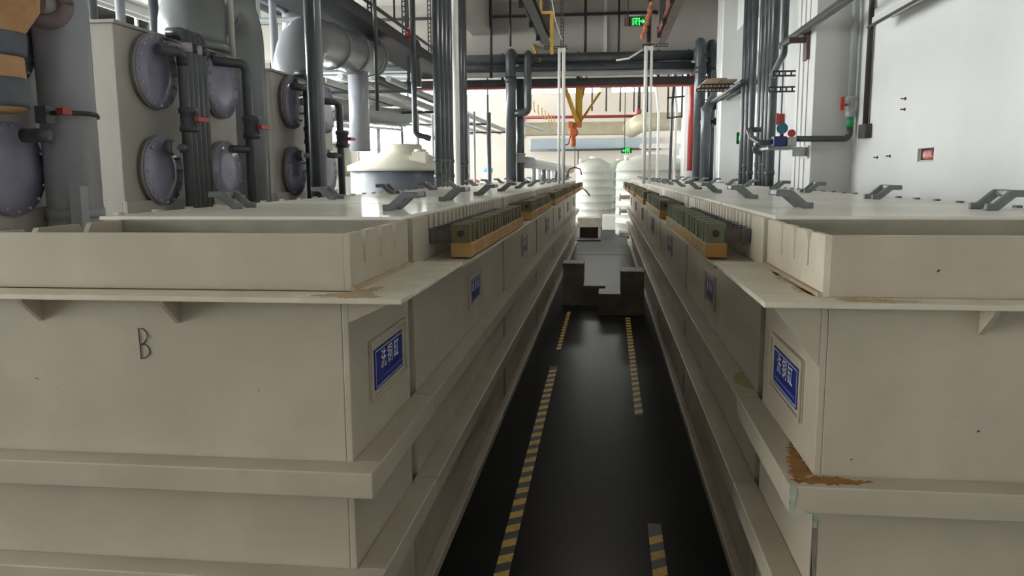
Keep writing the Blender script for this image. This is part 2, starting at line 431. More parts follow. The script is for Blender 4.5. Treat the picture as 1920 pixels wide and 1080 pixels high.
def stain(name, parent, m, pts, origin, u, v, nrm, d=.0012, jag=.12):
    """thin irregular crust, outline pts in the (u,v) plane"""
    o = Vector(origin); u = Vector(u); v = Vector(v); n_ = Vector(nrm) * d
    ring = []
    for (a, b), (c, e) in zip(pts, pts[1:] + pts[:1]):
        L = math.hypot(c - a, e - b); k = max(2, int(L / .006))
        for j in range(k):
            f = j / k; q = (random.random() - .5) * jag * min(L, .06)
            ring.append((a + (c - a) * f - (e - b) / (L + 1e-6) * q, b + (e - b) * f + (c - a) / (L + 1e-6) * q))
    mb = MB(); lo = [mb.bm.verts.new(o + u * a + v * b + n_ * .05) for a, b in ring]; hi = [mb.bm.verts.new(o + u * a + v * b + n_) for a, b in ring]
    mb.bm.faces.new(hi); N = len(ring)
    for k in range(N): mb.bm.faces.new((lo[k], lo[(k + 1) % N], hi[(k + 1) % N], hi[k]))
    bmesh.ops.triangulate(mb.bm, faces=[f for f in mb.bm.faces if len(f.verts) > 4])
    return mb.build(name, m, parent)
# rust and verdigris on the near right tank
stain('rust_stain', tr, 'rust', [(.0, .0), (.035, -.02), (.062, -.055), (.052, .06), (.03, .15), (.012, .24), (.0, .27)], (.574, 2.19, .825), (-1, 0, 0), (0, 1, 0), (0, 0, 1), .0015, .35)
stain('rust_stain', tr, 'rust', [(-.06, -.06), (.0, -.012), (.05, -.012), (.15, -.045), (.1, -.06), (.04, -.07)], (.574, 2.19, .825), (1, 0, 0), (0, 1, 0), (0, 0, 1), .0015, .3)
stain('verdigris_stain', tr, 'verd', [(0, 0), (.002, -.055), (.013, -.055), (.02, -.02), (.016, 0)], (.493, 2.0995, .824), (1, 0, 0), (0, 0, 1), (0, -1, 0), .0012, .08)
stain('verdigris_stain', tr, 'verd', [(0, -.06), (0, -.074), (.055, -.074), (.03, -.064)], (.493, 2.0995, .824), (1, 0, 0), (0, 0, 1), (0, -1, 0), .0012, .08)
stain('verdigris_stain', tr, 'verd', [(0, 0), (.004, -.06), (.02, -.055), (.034, -.03), (.045, -.008), (.045, 0)], (.577, 2.1895, .748), (1, 0, 0), (0, 0, 1), (0, -1, 0), .0012, .1)
stain('dirt_streak', tr, 'stool', [(0, 0), (.004, -.12), (.001, -.26), (.010, -.26), (.013, -.1), (.012, 0)], (.579, 2.1895, .672), (1, 0, 0), (0, 0, 1), (0, -1, 0), .001, .02)
stain('rust_stain', tr, 'rustl', [(0, 0), (-.012, .05), (-.03, .12), (-.012, .22), (-.02, .4), (0, .55)], (.563, 2.2, 1.32), (1, 0, 0), (0, 1, 0), (0, 0, 1), .0012, .4)
stain('rust_stain', tr, 'rustl', [(0, 0), (.03, .03), (.12, .01), (.2, -.03), (.1, -.05), (.02, -.03)], (.6, 2.15, 1.32), (1, 0, 0), (0, 1, 0), (0, 0, 1), .0012, .3)
stain('rust_stain', tl, 'rustl', [(0, 0), (.03, .1), (.06, .12), (.05, -.02), (.1, -.09), (.02, -.11), (-.1, -.08)], (-.708, 2.18, 1.32), (1, 0, 0), (0, 1, 0), (0, 0, 1), .0012, .3)
stain('spill_stain', tr2, 'yst', [(0, 0), (.03, .03), (.055, .1), (.05, .19), (.03, .25), (0, .28)], (.574, 3.08, .825), (-1, 0, 0), (0, 1, 0), (0, 0, 1), .001, .03)
for (x, z, s) in ((.99, .96, .006), (1.17, .86, .004), (.67, .87, .005), (.86, 1.39, .007)):
    stain('dirt_spot', tr, 'marker', [(0, 0), (s, .002), (s * 1.3, s * .8), (s * .4, s)], (x, 2.1895, z), (1, 0, 0), (0, 0, 1), (0, -1, 0), .0008, .3)
for (x, z, s) in ((-1.7, 1.05, .012), (-1.63, 1.02, .004), (-1.0, 1.03, .006)):
    stain('dirt_spot', tl, 'stool', [(0, 0), (s, -.004), (s * 1.3, -s * .5), (s * .4, .001)], (x, 2.1595, z), (1, 0, 0), (0, 0, 1), (0, -1, 0), .0008, .3)
# hand-written B on the front of the left tank
b = MB(); bp = lambda u, w: (-1.356 + u, 2.158, 1.208 - w)
b.tube([bp(0, 0), bp(.002, .045), bp(.003, .092)], .0014, seg=6)
b.tube([bp(.0, .001), bp(.014, .0), bp(.026, .012), bp(.027, .026), bp(.016, .042), bp(.002, .05)], .0014, .01, seg=6)
b.tube([bp(.002, .05), bp(.018, .046), bp(.03, .058), bp(.03, .075), bp(.016, .088), bp(.002, .091)], .0014, .01, seg=6)
b.build('pen_letter', 'marker', tl, label='letter B written in black pen')

# ------------------------------------------------------------------ lids with handles
def handle_mesh(sgn):
    m = MB(); P = [(0, 0), (.05, 0), (.115, .058), (.168, .058), (.172, .068), (.168, .088), (.098, .09), (.03, .03), (0, .03)]
    P = [(sgn * (x - .05), z) for x, z in P]
    for a in (-.085, .057): m.prism(P, 'y', a, a + .028)
    m.prism([(sgn * (x - .05), z) for x, z in ((.098, .059), (.166, .059), (.169, .068), (.166, .087), (.1, .089))], 'y', -.057, .057)
    bmesh.ops.scale(m.bm, vec=(.92, 1, .9), verts=m.bm.verts)
    return m.mesh('handle', 'handle')
HM = {1: handle_mesh(1), -1: handle_mesh(-1)}
KN = MB().box(-.012, .012, -.02, .02, 0, .010).mesh('hinge', 'hinge')
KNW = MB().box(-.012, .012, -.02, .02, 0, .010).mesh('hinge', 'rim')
HY = {('left', 0): [3.41, 4.57, 5.79, 6.98, 8.36, 9.65], ('left', 1): [3.58, 4.88, 6.28, 7.73], ('right', 0): [3.62, 4.88, 6.36, 7.65, 9.2, 10.8], ('right', 1): [3.43, 4.8, 6.37, 7.55, 9.04, 10.30]}
for row, TT, YY in (('left', TANKS['left'], LY), ('right', TANKS['right'], RY)):
    sgn = 1 if row == 'left' else -1
    xa, xo = (-.745, -1.93) if row == 'left' else (.60, 1.74)
    xh = (-.90, -1.70) if row == 'left' else (.83, 1.53)
    pitch = (YY[2] - YY[1]) / 2
    lm = MB().box(min(xa, xo), max(xa, xo), 0, pitch - .05, -.003, .011).mesh('lid', 'lid')
    for k in range(12):
        t = TT[1 + k // 2]; y = YY[1] - .02 + pitch * k
        l = inst('lid', lm, t, Vector((0, y, 1.486)) - t.location, bevel=.002)
        for j in (0, 1):
            q = HY[(row, j)]; hy = (q[k] - y) if k < len(q) else pitch * .45
            hy = min(max(hy, .11), pitch - .13)
            inst('handle', HM[sgn if j == 0 else -sgn], l, (xh[j], hy, .011), .006)
        for q in range(5): inst('hinge', KN if row == 'right' else KNW, l, (xo + sgn * .012, pitch * (.08 + .2 * q), .011))

# ------------------------------------------------------------------ busbar racks along the aisle edge
def rack(row, k, y0, L):
    sgn = 1 if row == 'left' else -1; xw = -.72 if row == 'left' else .575
    v = row == 'right' and k == 0
    lab = ('%s row of corroded copper busbars along the %s tanks' % (ORD[k], row)) + (', base crusted green' if v else '')
    t = thing('busbar_rack', lab, 'busbar', (xw, y0, 1.309), 'busbar racks on the %s tank row' % row)
    A = lambda d: sgn * d
    def bx(mb, d0, d1, *q): return mb.box(min(A(d0), A(d1)), max(A(d0), A(d1)), *q)
    bx(MB(), .095, .18, -.03, L - .02, .006, .062).build('base_board', 'orangev' if v else 'orangeb', t, bevel=.003, local=True)
    for fy in (.05, L * .5, L - .1): bx(MB(), .11, .17, fy, fy + .06, 0, .006).build('foot', 'steel', t, local=True)
    n_ = int(L / .1)
    bar = bx(MB(), -.03, .105, 0, .022, .066, .118).mesh('copper_bar', 'copper')
    blk = bx(MB(), .098, .178, 0, .034, .062, .142).mesh('terminal_block', 'blockv' if row == 'right' and k < 2 else 'block')
    hl = MB().lathe([(.006, -.004), (.014, -.004), (.014, .001), (.006, .001)], (A(.138), 0, .104), 'y', 16).mesh('bolt', 'hole')
    ins = bx(MB(), .005, .03, -.006, .028, .058, .122).mesh('insulator', 'pvc')
    for j in range(n_):
        o = inst('copper_bar', bar, t, (0, j * .1, 0), .002)
        inst('insulator', ins, t, (0, j * .1, 0))
        q = inst('terminal_block', blk, t, (sgn * random.uniform(-.006, .001), j * .1 + random.uniform(-.012, .012), random.uniform(-.004, .0)), .003)
        if j < 6: inst('bolt', hl, q, (0, 0, 0))
for k in range(6):
    rack('left', k, LY[k + 1] + .33, 2.05)
    rack('right', k, RY[k + 1] + .30, 2.1)

# ------------------------------------------------------------------ floor tapes, step stools, things on the aisle floor
def tape(x0, y0, x1, y1, w, label):
    """floor marking tape with slanted yellow stripes laid on a black strip"""
    t = thing('floor_marking_tape', label, 'floor tape', (x0, y0, 0), 'hazard tapes on the aisle floor')
    D = Vector((x1 - x0, y1 - y0, 0)); L = D.length; D.normalize(); S = Vector((D.y, -D.x, 0))
    def quad(mb, pts, z0, z1):
        mb.prism([(x0 + D.x * a + S.x * b, y0 + D.y * a + S.y * b) for a, b in pts], 'z', z0, z1)
    m = MB(); quad(m, [(0, -w / 2), (0, w / 2), (L, w / 2), (L, -w / 2)], .0, .0008); m.build('black_strip', 'black', t)
    y = MB(); a = .02
    while a < L - .13:
        quad(y, [(a, -w / 2), (a + .04, w / 2), (a + .115, w / 2), (a + .075, -w / 2)], .0008, .0014); a += .152
    y.build('yellow_stripes', 'yellow', t)
tape(-.412, 2.4, -.432, 6.75, .062, 'long black and yellow floor tape along the left side of the aisle')
tape(-.432, 7.4, -.428, 9.6, .04, 'faint far black and yellow floor tape on the left, before the step stool')
tape(.236, 2.5, .244, 3.66, .062, 'short nearest black and yellow floor tape on the right of the aisle')
tape(.242, 5.4, .262, 9.25, .055, 'black and yellow floor tape on the right running to the step stool')
def stool(x, y, d, prof, label):
    t = thing('step_stool', label, 'step stool', (x, y, 0), 'step stools in the aisle')
    xs, h0, h1, flip = prof
    a, b, c = xs
    lo, hi = ((a, b), (b, c)) if not flip else ((b, c), (a, b))
    body = MB().box(lo[0], lo[1], y, y + d, 0, h0 - .02).box(hi[0], hi[1], y, y + d, 0, h1 - .02)
    body.build('box_body', 'stool', t, bevel=.004)
    MB().box(lo[0] - .0, lo[1] + (0 if not flip else .006), y - .008, y + d, h0 - .02, h0).build('lower_tread', 'stoolg', t, bevel=.003)
    MB().box(hi[0] - (0 if not flip else .006), hi[1], y - .008, y + d, h1 - .02, h1).build('upper_tread', 'stool', t, bevel=.003)
stool(.0, 9.3, .42, ((-.075, .18, .45), .26, .525, False), 'grey two-step wooden stool on the right side of the aisle')
stool(.0, 10.0, .42, ((-.53, -.27, -.0), .255, .535, True), 'dark two-step stool against the left tanks, behind the other stool')
o = MB().box(-.72, -.13, 20.6, 21.3, .28, .52).box(-.72, -.66, 20.6, 21.3, 0, .28).box(-.19, -.13, 20.6, 21.3, 0, .28).box(-.66, -.19, 21.2, 21.3, 0, .28).build('floor_box', 'stoolg', bevel=.006)
tag(o, 'low grey-green open-fronted box on the floor at the far end of the aisle', 'box')
o = MB().box(-.74, -.12, 19.7, 20.5, 0, .03).build('floor_mat', 'black', bevel=.004); tag(o, 'thin dark mat on the floor in front of the far grey box', 'mat')
o = MB().box(-.1, .30, 23.75, 24.6, 0, .42).build('plinth_block', 'white', bevel=.01); tag(o, 'low white block standing on the floor between the far storage tanks', 'block')
o = MB().box(-.66, .53, 16.40, 16.46, 0, .006).build('floor_joint_strip', 'black'); tag(o, 'thin dark joint strip crossing the far aisle floor', 'strip')
# bent plastic sheet at the end of the left flange, pipe stubs at the end of the right row
o = MB().prism([(-.80, 1.325), (-.62, 1.33), (-.50, 1.25), (-.40, 1.12), (-.36, 1.13), (-.47, 1.27), (-.60, 1.345), (-.80, 1.34)], 'y', 19.0, 19.2).build('bent_plastic_strip', 'pvcl'); tag(o, 'bent grey plastic strip drooping off the far end of the left tanks', 'plastic strip')
for k, z in enumerate((1.08, .75, .22)):
    t = thing('pipe_stub', ['topmost', 'middle', 'lowest'][k] + ' of three short white flanged pipe stubs at the far end of the right tanks', 'pipe stub', (.57, 19.55, z), 'pipe stubs on the far right tank')
    MB().lathe([(.05, 0), (.05, -.22)], (.57, 19.55, z), 'x', 18).build('pipe', 'white', t); MB().lathe([(.09, -.22), (.09, -.26)], (.57, 19.55, z), 'x', 20).build('flange', 'white', t)

# ------------------------------------------------------------------ scrubber towers on the left
XS = -3.0
def hatch(t, y, z, r, k):
    h = MB().lathe([(r * .95, 0), (r * .95, .03), (r, .03), (r, .045), (r * .6, .045)], (XS, y, z), 'x', 40).build('hatch_neck', 'flangeg', t)
    MB().lathe([(r * .985, .045), (r * .985, .063), (r * .5, .064), (.01, .065)], (XS, y, z), 'x', 40).build('hatch_cover', 'hatch', h, label='blue-grey round hatch cover')
    for q in range(16):
        a = 2 * PI * q / 16; MB().lathe([(.008, .063), (.008, .074), (.004, .077)], (XS, y + r * .9 * math.cos(a), z + r * .9 * math.sin(a)), 'x', 8).build('bolt', 'bolt', h)
ST = [(2.44, 'nearest beige scrubber tower at the left edge, cut by the frame'), (4.74, 'beige scrubber tower with blue-grey round hatches beside the big grey pipe'), (7.07, 'second full beige scrubber tower, behind the arched grey duct')]
for y0, lab in ST:
    t = thing('scrubber_tower', lab, 'scrubber tower', (XS - .7, y0, 0), 'scrubber towers on the left')
    MB().box(XS - 1.4, XS, y0, y0 + 1.6, 0, 2.575).build('tower_body', 'scrub', t, bevel=.006)
    MB().box(XS - 1.42, XS + .02, y0 - .02, y0 + 1.62, 2.575, 2.595).build('top_plate', 'scrub', t, bevel=.004)
    MB().box(XS - 1.42, XS + .03, y0 - .03, y0 + 1.63, 0, .2).build('base_band', 'scrub', t, bevel=.004)
    MB().box(XS, XS + .03, y0 - .03, y0 + 1.63, 1.30, 1.49).box(XS - 1.4, XS, y0 - .03, y0, 1.30, 1.49).build('waist_band', 'scrub', t, bevel=.004)
    for yy in (.37, 1.28): hatch(t, y0 + yy, 2.327, .245, 0); hatch(t, y0 + yy, 1.685, .235, 1)

def valve(t, c, axis='z', r=.06, hm='red', out=(1, 0, 0)):
    """union valve body with a handle"""
    v = MB().lathe([(r * .8, -r * 1.5), (r * 1.15, -r * 1.4), (r * 1.15, -r * .8), (r, -r * .7), (r, r * .7), (r * 1.15, r * .8), (r * 1.15, r * 1.4), (r * .8, r * 1.5)], c, axis, 20).build('valve', 'pvc', t)
    c = Vector(c); o = Vector(out); side = Vector((0, 1, 0)) if abs(o.y) < .5 else Vector((1, 0, 0))
    MB().bar(c + o * r * .9, c + o * r * 1.7, r * .5).bar(c + o * r * 1.7 - side * r * 1.3, c + o * r * 1.7 + side * r * 1.3, r * .5).build('valve_handle', hm, v, label='red valve handle')
# riser pipes in front of the towers, looping into the hatches
def tower_risers(y0, n_, tag0):
    for j in range(n_):
        y = y0 + .066 * j
        t = thing('riser_pipe', '%s of %d dark riser pipes clipped %s' % (ORD[j], n_, tag0), 'pipe', (XS + .19, y, 0), 'riser pipes on the scrubber towers')
        m = MB()
        if j == 0: m.tube([(XS + .19, y, 0), (XS + .19, y, 2.46), (XS + .12, y - .17, 2.46)], .034, .05)
        else: m.tube([(XS + .19, y, 0), (XS + .19, y, 2.60), (XS + .06, y, 2.60)], .034, .05)
        m.build('pipe', 'pvc', t)
        MB().lathe([(.037, -.03), (.037, .03)], (XS + .19, y, 2.50 if j else 2.40), 'z', 14).build('clip', 'bolt' if j % 2 else 'steel', t)
        if j == 0:
            valve(t, (XS + .21, y, 2.02), r=.055)
            MB().tube([(XS + .19, y, 1.83), (XS + .16, y - .14, 1.83)], .03).lathe([(.05, -.03), (.05, .03)], (XS + .16, y - .15, 1.83), 'x', 16).build('branch', 'pvc', t)
tower_risers(5.19, 5, 'to the nearer hatched tower, from the camera')
tower_risers(7.44, 5, 'to the farther hatched tower, from the camera')
for y, z1, lab in ((6.09, 2.50, 'single dark riser pipe with red valve at the far edge of the nearer hatched tower'), (8.28, 2.40, 'single dark riser pipe with valve at the far edge of the farther hatched tower')):
    t = thing('riser_pipe', lab, 'pipe', (XS + .22, y, 0), 'single riser pipes')
    MB().tube([(XS + .22, y, 0), (XS + .22, y, z1), (XS + .05, y - .22, z1)], .036, .06).build('pipe', 'pvc', t)
    valve(t, (XS + .24, y, 2.02), r=.06)
    MB().tube([(XS + .22, y, 1.85), (XS + .16, y - .2, 1.85)], .03).build('branch', 'pvc', t)
# the big pipe between the first two towers
t = thing('drain_pipe', 'very wide blue-grey vertical pipe between the two nearest scrubber towers', 'pipe', (-2.82, 4.0, 0))
MB().lathe([(.135, 0), (.135, 4.9)], (-2.82, 4.0, 0), 'z', 40).build('pipe', 'pvc2', t)
MB().lathe([(.142, 0), (.142, .05)], (-2.82, 4.0, 1.43), 'z', 40).build('socket', 'pvc2', t)
MB().box(-2.68, -2.62, 3.76, 3.82, .0, 1.60).build('square_post', 'pvc2', t)
MB().tube([(-2.80, 3.76, 1.96), (-2.70, 3.80, 1.965), (-2.668, 3.95, 1.97), (-2.70, 4.06, 1.97), (-2.76, 4.16, 1.965)], .012, .03, seg=10).build('clamp_band', 'steel', t)
MB().box(-2.81, -2.75, 3.735, 3.80, 1.91, 1.995).build('clamp_block', 'pvc', t)
MB().box(-2.705, -2.67, 3.75, 3.82, 1.955, 1.985).build('clamp_lever', 'red', t, label='red clamp lever')
MB().lathe([(.035, 0), (.035, .14), (.02, .145)], (-2.87, 3.72, 1.85), 'x', 20).build('side_cap', 'pvc', t)
# slim pale pole in front of the arched duct
o = MB().tube([(-2.885, 6.10, 2.56), (-2.885, 6.10, 4.92)], .022).build('slim_pole', 'white'); tag(o, 'slim white vertical pole hanging in front of the arched grey duct', 'pole')
# ducts
t = thing('arched_duct', 'large grey arched duct rising from the nearer hatched tower', 'duct', (-3.35, 6.0, 2.6), 'large grey ducts')
MB().tube([(-3.17, 6.05, 2.597), (-3.17, 6.05, 3.05), (-3.17, 6.71, 3.05), (-3.17, 6.71, .0)], .255, .5, 36).build('duct_bend', 'duct', t)
MB().lathe([(.28, 0), (.28, .05)], (-3.17, 6.05, 2.596), 'z', 36).build('collar', 'duct', t)
t = thing('elbow_duct', 'large grey elbow duct from the farther tower with ringed horizontal run', 'duct', (-3.18, 8.18, 2.6), 'large grey ducts')
MB().tube([(-3.18, 8.18, 2.6), (-3.18, 8.18, 3.06), (-3.18, 10.8, 3.20)], .25, .6, 36).build('duct_bend', 'duct', t)
for y in (9.2, 9.95, 10.62, 10.77): MB().lathe([(.252, -.025), (.266, -.02), (.266, .02), (.252, .025)], (-3.18, y, 3.06 + .0534 * (y - 8.18)), 'y', 36).build('duct_ring', 'duct', t)
MB().lathe([(.275, 0), (.275, .05)], (-3.18, 8.18, 2.596), 'z', 36).build('collar', 'duct', t)
MB().tube([(-3.18, 10.25, 3.0), (-3.18, 10.25, 1.95)], .13, seg=24).build('drop_pipe', 'pvc2', t)
t = thing('far_duct', 'short horizontal grey duct in the bright area behind the towers', 'duct', (-5.0, 14.5, 2.9))
MB().tube([(-6.6, 14.6, 2.98), (-5.2, 14.6, 2.98), (-4.4, 17.2, 2.98)], .33, .5, 30).build('duct_bend', 'duct', t)
MB().lathe([(.36, -.04), (.36, .04)], (-5.9, 14.6, 2.98), 'x', 30).build('duct_ring', 'duct', t)
MB().bar((-5.2, 15.2, 2.60), (-4.5, 17.2, 2.60), .3, .05).bar((-4.75, 16.6, 0), (-4.75, 16.6, 2.58), .06).build('support_frame', 'galv', t)

# orange lifting gear at the left edge
t = thing('lifting_harness', 'faded orange padded lifting gear with grey straps hanging at the left edge', 'lifting gear', (-2.72, 3.35, 1.95))
pr = [(.10, 1.94), (.135, 1.96), (.148, 2.06), (.142, 2.2), (.155, 2.30), (.22, 2.40), (.24, 2.6), (.22, 2.75), (.05, 2.85)]
MB().lathe([(r, h) for r, h in pr], (-2.80, 3.45, 0), 'z', 28).build('padded_body', 'orangel', t)
MB().lathe([(.149, 1.965), (.152, 1.99), (.153, 2.08), (.149, 2.095)], (-2.80, 3.45, 0), 'z', 28).build('strap', 'strap', t)
MB().lathe([(.150, 2.19), (.156, 2.21), (.162, 2.28), (.160, 2.295)], (-2.80, 3.45, 0), 'z', 28).build('strap', 'strap', t)
MB().tube([(-2.80, 3.45, 2.9), (-2.80, 3.45, 4.9)], .015, seg=8).build('sling', 'strap', t)
t = thing('pipe_ring', 'round dusty grey-pink ring at the top left before the wide pipe', 'ring', (-2.6, 3.7, 2.5))
m = MB(); n_ = 32
m.tube([(-2.69 + .082 * math.cos(2 * PI * k / n_), 3.72 + .03 * math.cos(2 * PI * k / n_), 2.47 + .082 * math.sin(2 * PI * k / n_)) for k in range(n_ + 1)], .036, seg=12).build('rubber_ring', 'pinkd', t)
MB().tube([(-2.71, 3.70, 2.47), (-2.67, 3.82, 2.47)], .05, seg=20).build('end_disc', 'pvcl', t)
MB().tube([(-2.70, 3.72, 2.58), (-2.70, 3.72, 4.9)], .008, seg=8).build('hanger', 'steel', t)

# conical tank and drum behind the left row
t = thing('conical_tank', 'wide round tank, blue-grey below a beige cone top, behind the left row', 'tank', (-3.07, 12.0, 0))
MB().lathe([(.80, 0), (.80, 1.70), (.78, 1.72)], (-3.07, 12.0, 0), 'z', 12).build('tank_shell', 'conb', t)
MB().lathe([(.83, 1.70), (.83, 1.78), (.30, 1.99), (.30, 2.08), (.27, 2.10)], (-3.07, 12.0, 0), 'z', 40).build('cone_top', 'conl', t)
MB().box(-2.78, -2.58, 11.4, 11.6, 1.80, 1.97).lathe([(.085, 1.97), (.09, 1.98), (.09, 2.0), (.07, 2.01)], (-2.68, 11.5, 0), 'z', 20).build('inlet_box', 'conl', t)
t = thing('drum', 'small cream round drum on a grey plinth left of the conical tank', 'drum', (-4.55, 13.2, 0))
MB().box(-4.9, -4.2, 12.9, 13.5, 0, 1.62).build('plinth', 'scrub', t)
MB().lathe([(.28, 1.62), (.28, 2.05), (.25, 2.1), (.25, 2.14), (.06, 2.2)], (-4.55, 13.2, 0), 'z', 24).build('drum_shell', 'conl', t)
MB().lathe([(.32, 2.13), (.32, 2.15)], (-4.5, 13.2, 0), 'z', 24).build('drum_lid', 'strap', t)

# ------------------------------------------------------------------ riser bundles behind the tank rows
for k, (y, r, m_, lab) in enumerate(((9.75, .045, 'pvc', 'first dark'), (10.02, .045, 'pvc', 'second dark'), (10.28, .045, 'pvc', 'third dark'), (10.55, .045, 'pvc', 'fourth dark'), (11.02, .045, 'white', 'only white'), (11.35, .05, 'pvc', 'fifth dark'), (11.62, .05, 'pvc', 'sixth dark'))):
    t = thing('riser_pipe', lab + ' tall riser pipe, from the left, in the bundle behind the left row', 'pipe', (-2.05, y, 0), 'left riser bundle')
    MB().tube([(-2.05, y, 0), (-2.05, y, ZC)], r).build('pipe', m_, t)
    if m_ == 'pvc':
        MB().lathe([(r * 1.2, 0), (r * 1.2, .05)], (-2.05, y, 1.60 + .07 * (k % 3)), 'z').build('coupling', 'pvc', t); MB().lathe([(r * 1.2, 0), (r * 1.2, .04)], (-2.05, y, 1.80), 'z').build('coupling', 'pvc', t)
o = MB().tube([(-2.33, 9.75, ZC + .02), (-2.33, 9.75, 2.14), (-2.14, 9.75, 2.08)], .034, .07).build('riser_pipe', 'pvc'); tag(o, 'thin dark pipe dropping and elbowing into the bundle behind the left row', 'pipe')
o = MB().tube([(-2.55, 8.9, 2.35), (-2.55, 8.9, ZC)], .022).build('hanger_pipe', 'pvc'); o.location.z = 0; tag(o, 'thin dark pipe hanging from the ceiling left of the left bundle', 'pipe')
for k, (y, r, m_, lab) in enumerate(((11.75, .042, 'pvc', 'first'), (11.42, .042, 'pvc', 'second'), (11.1, .042, 'pvc', 'third'), (10.52, .042, 'pvc', 'fourth'), (10.26, .042, 'pvc', 'fifth'), (10.02, .042, 'pvc', 'sixth'), (9.76, .05, 'pvc', 'seventh'))):
    t = thing('riser_pipe', lab + ' tall dark riser pipe, counted from the left, in the bundle behind the right row', 'pipe', (1.90, y, 0), 'right riser bundle')
    MB().tube([(1.90, y, 0), (1.90, y, ZC)], r).build('pipe', m_, t)
    MB().lathe([(r * 1.15, 0), (r * 1.15, .05)], (1.90, y, 1.62 + .1 * (k % 2)), 'z').build('coupling', m_, t)
o = MB().tube([(2.1, 10.95, 0), (2.1, 10.95, ZC)], .05).build('riser_pipe', 'pvcl'); tag(o, 'light grey pipe in the gap of the right bundle', 'pipe')

# large U-shaped pipes at the pipe bridge
def upipe(x, y, z, r, y2, z2, lab):
    t = thing('loop_pipe', lab, 'pipe', (x, y, 0), 'large looping pipes under the pipe bridge')
    MB().tube([(x, y, 1.497 if x < 1.8 else 0), (x, y, z), (x, y2, z), (x, y2, z2)], r, r * 1.5, 18).build('pipe', 'pvc', t)
    MB().lathe([(r * 1.12, 0), (r * 1.12, .12)], (x, y, z - .55), 'z', 18).build('coupling', 'pvc', t)
    MB().lathe([(r * 1.5, 0), (r * 1.5, .04)], (x, y2, z2 + .05), 'z', 18).build('flange', 'pvcl', t)
upipe(-1.78, 15.1, 3.86, .095, 15.5, 3.6, 'thick dark looping pipe left of centre, the left of two')
t = thing('loop_pipe', 'thick dark looping pipe left of centre with a side branch, the right of two', 'pipe', (-1.46, 15.1, 0), 'large looping pipes under the pipe bridge')
MB().tube([(-1.46, 15.5, 3.6), (-1.46, 15.5, 3.84), (-1.46, 15.1, 3.84), (-1.46, 15.1, 2.78), (-1.74, 15.1, 2.76)], .07, .1, 16).build('pipe', 'pvc', t)
MB().tube([(-1.62, 15.25, 3.4), (-1.62, 15.25, 1.497)], .075, seg=16).build('drop_pipe', 'pvc', t)
MB().lathe([(.10, 2.0), (.10, 2.03), (.085, 2.04), (.085, 1.86)], (-1.62, 15.25, 0), 'z', 18).build('clear_sleeve', 'pvcl', t)
upipe(1.66, 15.1, 3.97, .10, 15.5, 3.6, 'thick dark looping pipe right of centre, the left of two')
upipe(1.88, 15.2, 3.96, .09, 15.5, 3.62, 'thick dark looping pipe right of centre, the right of two')
# horizontal manifold behind the left row end
t = thing('manifold', 'pale grey horizontal manifold pipe with short drops behind the left row', 'manifold', (-1.6, 15.3, 1.9))
MB().tube([(-1.62, 15.3, 1.87), (-1.45, 15.6, 1.86), (-.95, 21.5, 1.76)], .11, .1, 20).build('header_pipe', 'pvcl', t)
for k in range(9):
    y = 15.8 + .62 * k; x = -1.44 + .50 * (y - 15.6) / 5.9
    MB().tube([(x, y, 1.80), (x, y, 1.497)], .05, seg=10).build('drop_pipe', ['pvcl', 'white', 'pvc'][k % 3], t)

# ------------------------------------------------------------------ pipe bridge
for k, (z, r, y, m_, lab) in enumerate(((3.80, .10, 15.55, 'pvc', 'uppermost dark'), (3.60, .10, 15.5, 'pvc', 'second dark'), (3.50, .05, 15.4, 'pvcl', 'thin pale'))):
    o = MB().tube([(-6.5, y, z), (2.2, y, z)], r, seg=18).build('cross_pipe', m_); tag(o, lab + ' pipe crossing the hall on the pipe bridge', 'pipe', 'pipes across the hall on the pipe bridge')
t = thing('pipe_bridge', 'dark steel beam with red underside carrying pipes across the hall', 'pipe bridge', (0, 15.7, 3.3))
MB().box(-6.5, 2.25, 15.62, 15.80, 3.30, 3.44).build('beam', 'steel', t); MB().box(-6.5, 2.25, 15.60, 15.82, 3.27, 3.30).build('bottom_flange', 'redp', t, label='red bottom flange')
for x in (-5.6, -4.4, -3.2, -2.0, -.55, .95, 1.5, 2.1):
    MB().box(x - .025, x + .025, 15.64, 15.69, 3.44, 3.93).build('hanger', 'steel', t)
o = MB().tube([(XL, 15.7, 4.62), (.9, 15.7, 4.62), (.9, 15.81, 4.62)], .03).build('cross_pipe', 'steel'); tag(o, 'thin dark pipe running across just below the ceiling at the cross beam', 'pipe')

# ------------------------------------------------------------------ longitudinal pipes and tray on the left
t = thing('cable_tray', 'dark steel tray running away overhead on the left', 'cable tray', (-3.0, 10, 3.6))
MB().box(-2.98, -2.86, 5.0, 15.4, 3.45, 3.60).build('tray_side', 'steel', t); MB().box(-3.5, -2.98, 5.0, 15.4, 3.45, 3.47).build('tray_floor', 'steel', t)
for y in (6.5, 8.2, 9.9, 11.6, 13.3): MB().strut((-2.90, y, 3.60), (-2.90, y, 4.92), .06, (1, 0, 0), .07).build('slotted_hanger', 'steel', t)
for k in range(9):
    x = -3.15 - .24 * k; z = 3.02 + .05 * (k % 2)
    o = MB().tube([(x, 11.6, z), (x, 27.6, z)], .045, seg=10).build('rack_pipe', ['pvcl', 'pvc', 'pvcl', 'white'][k % 4])
    tag(o, '%s horizontal pipe from the aisle on the left overhead rack running to the back' % ORD[k], 'pipe', 'pipes on the left overhead rack')
for k in range(4):
    x = -3.6 - .3 * k
    o = MB().tube([(x, 3.0, 3.72 + .04 * k), (x, 15.2, 3.72 + .04 * k)], .06, seg=12).build('rack_pipe', ['pvc', 'pvcl', 'pvc', 'pvc'][k])
    tag(o, '%s high overhead pipe beyond the dark tray at top left, counted leftwards' % ORD[k], 'pipe', 'high overhead pipes at top left')
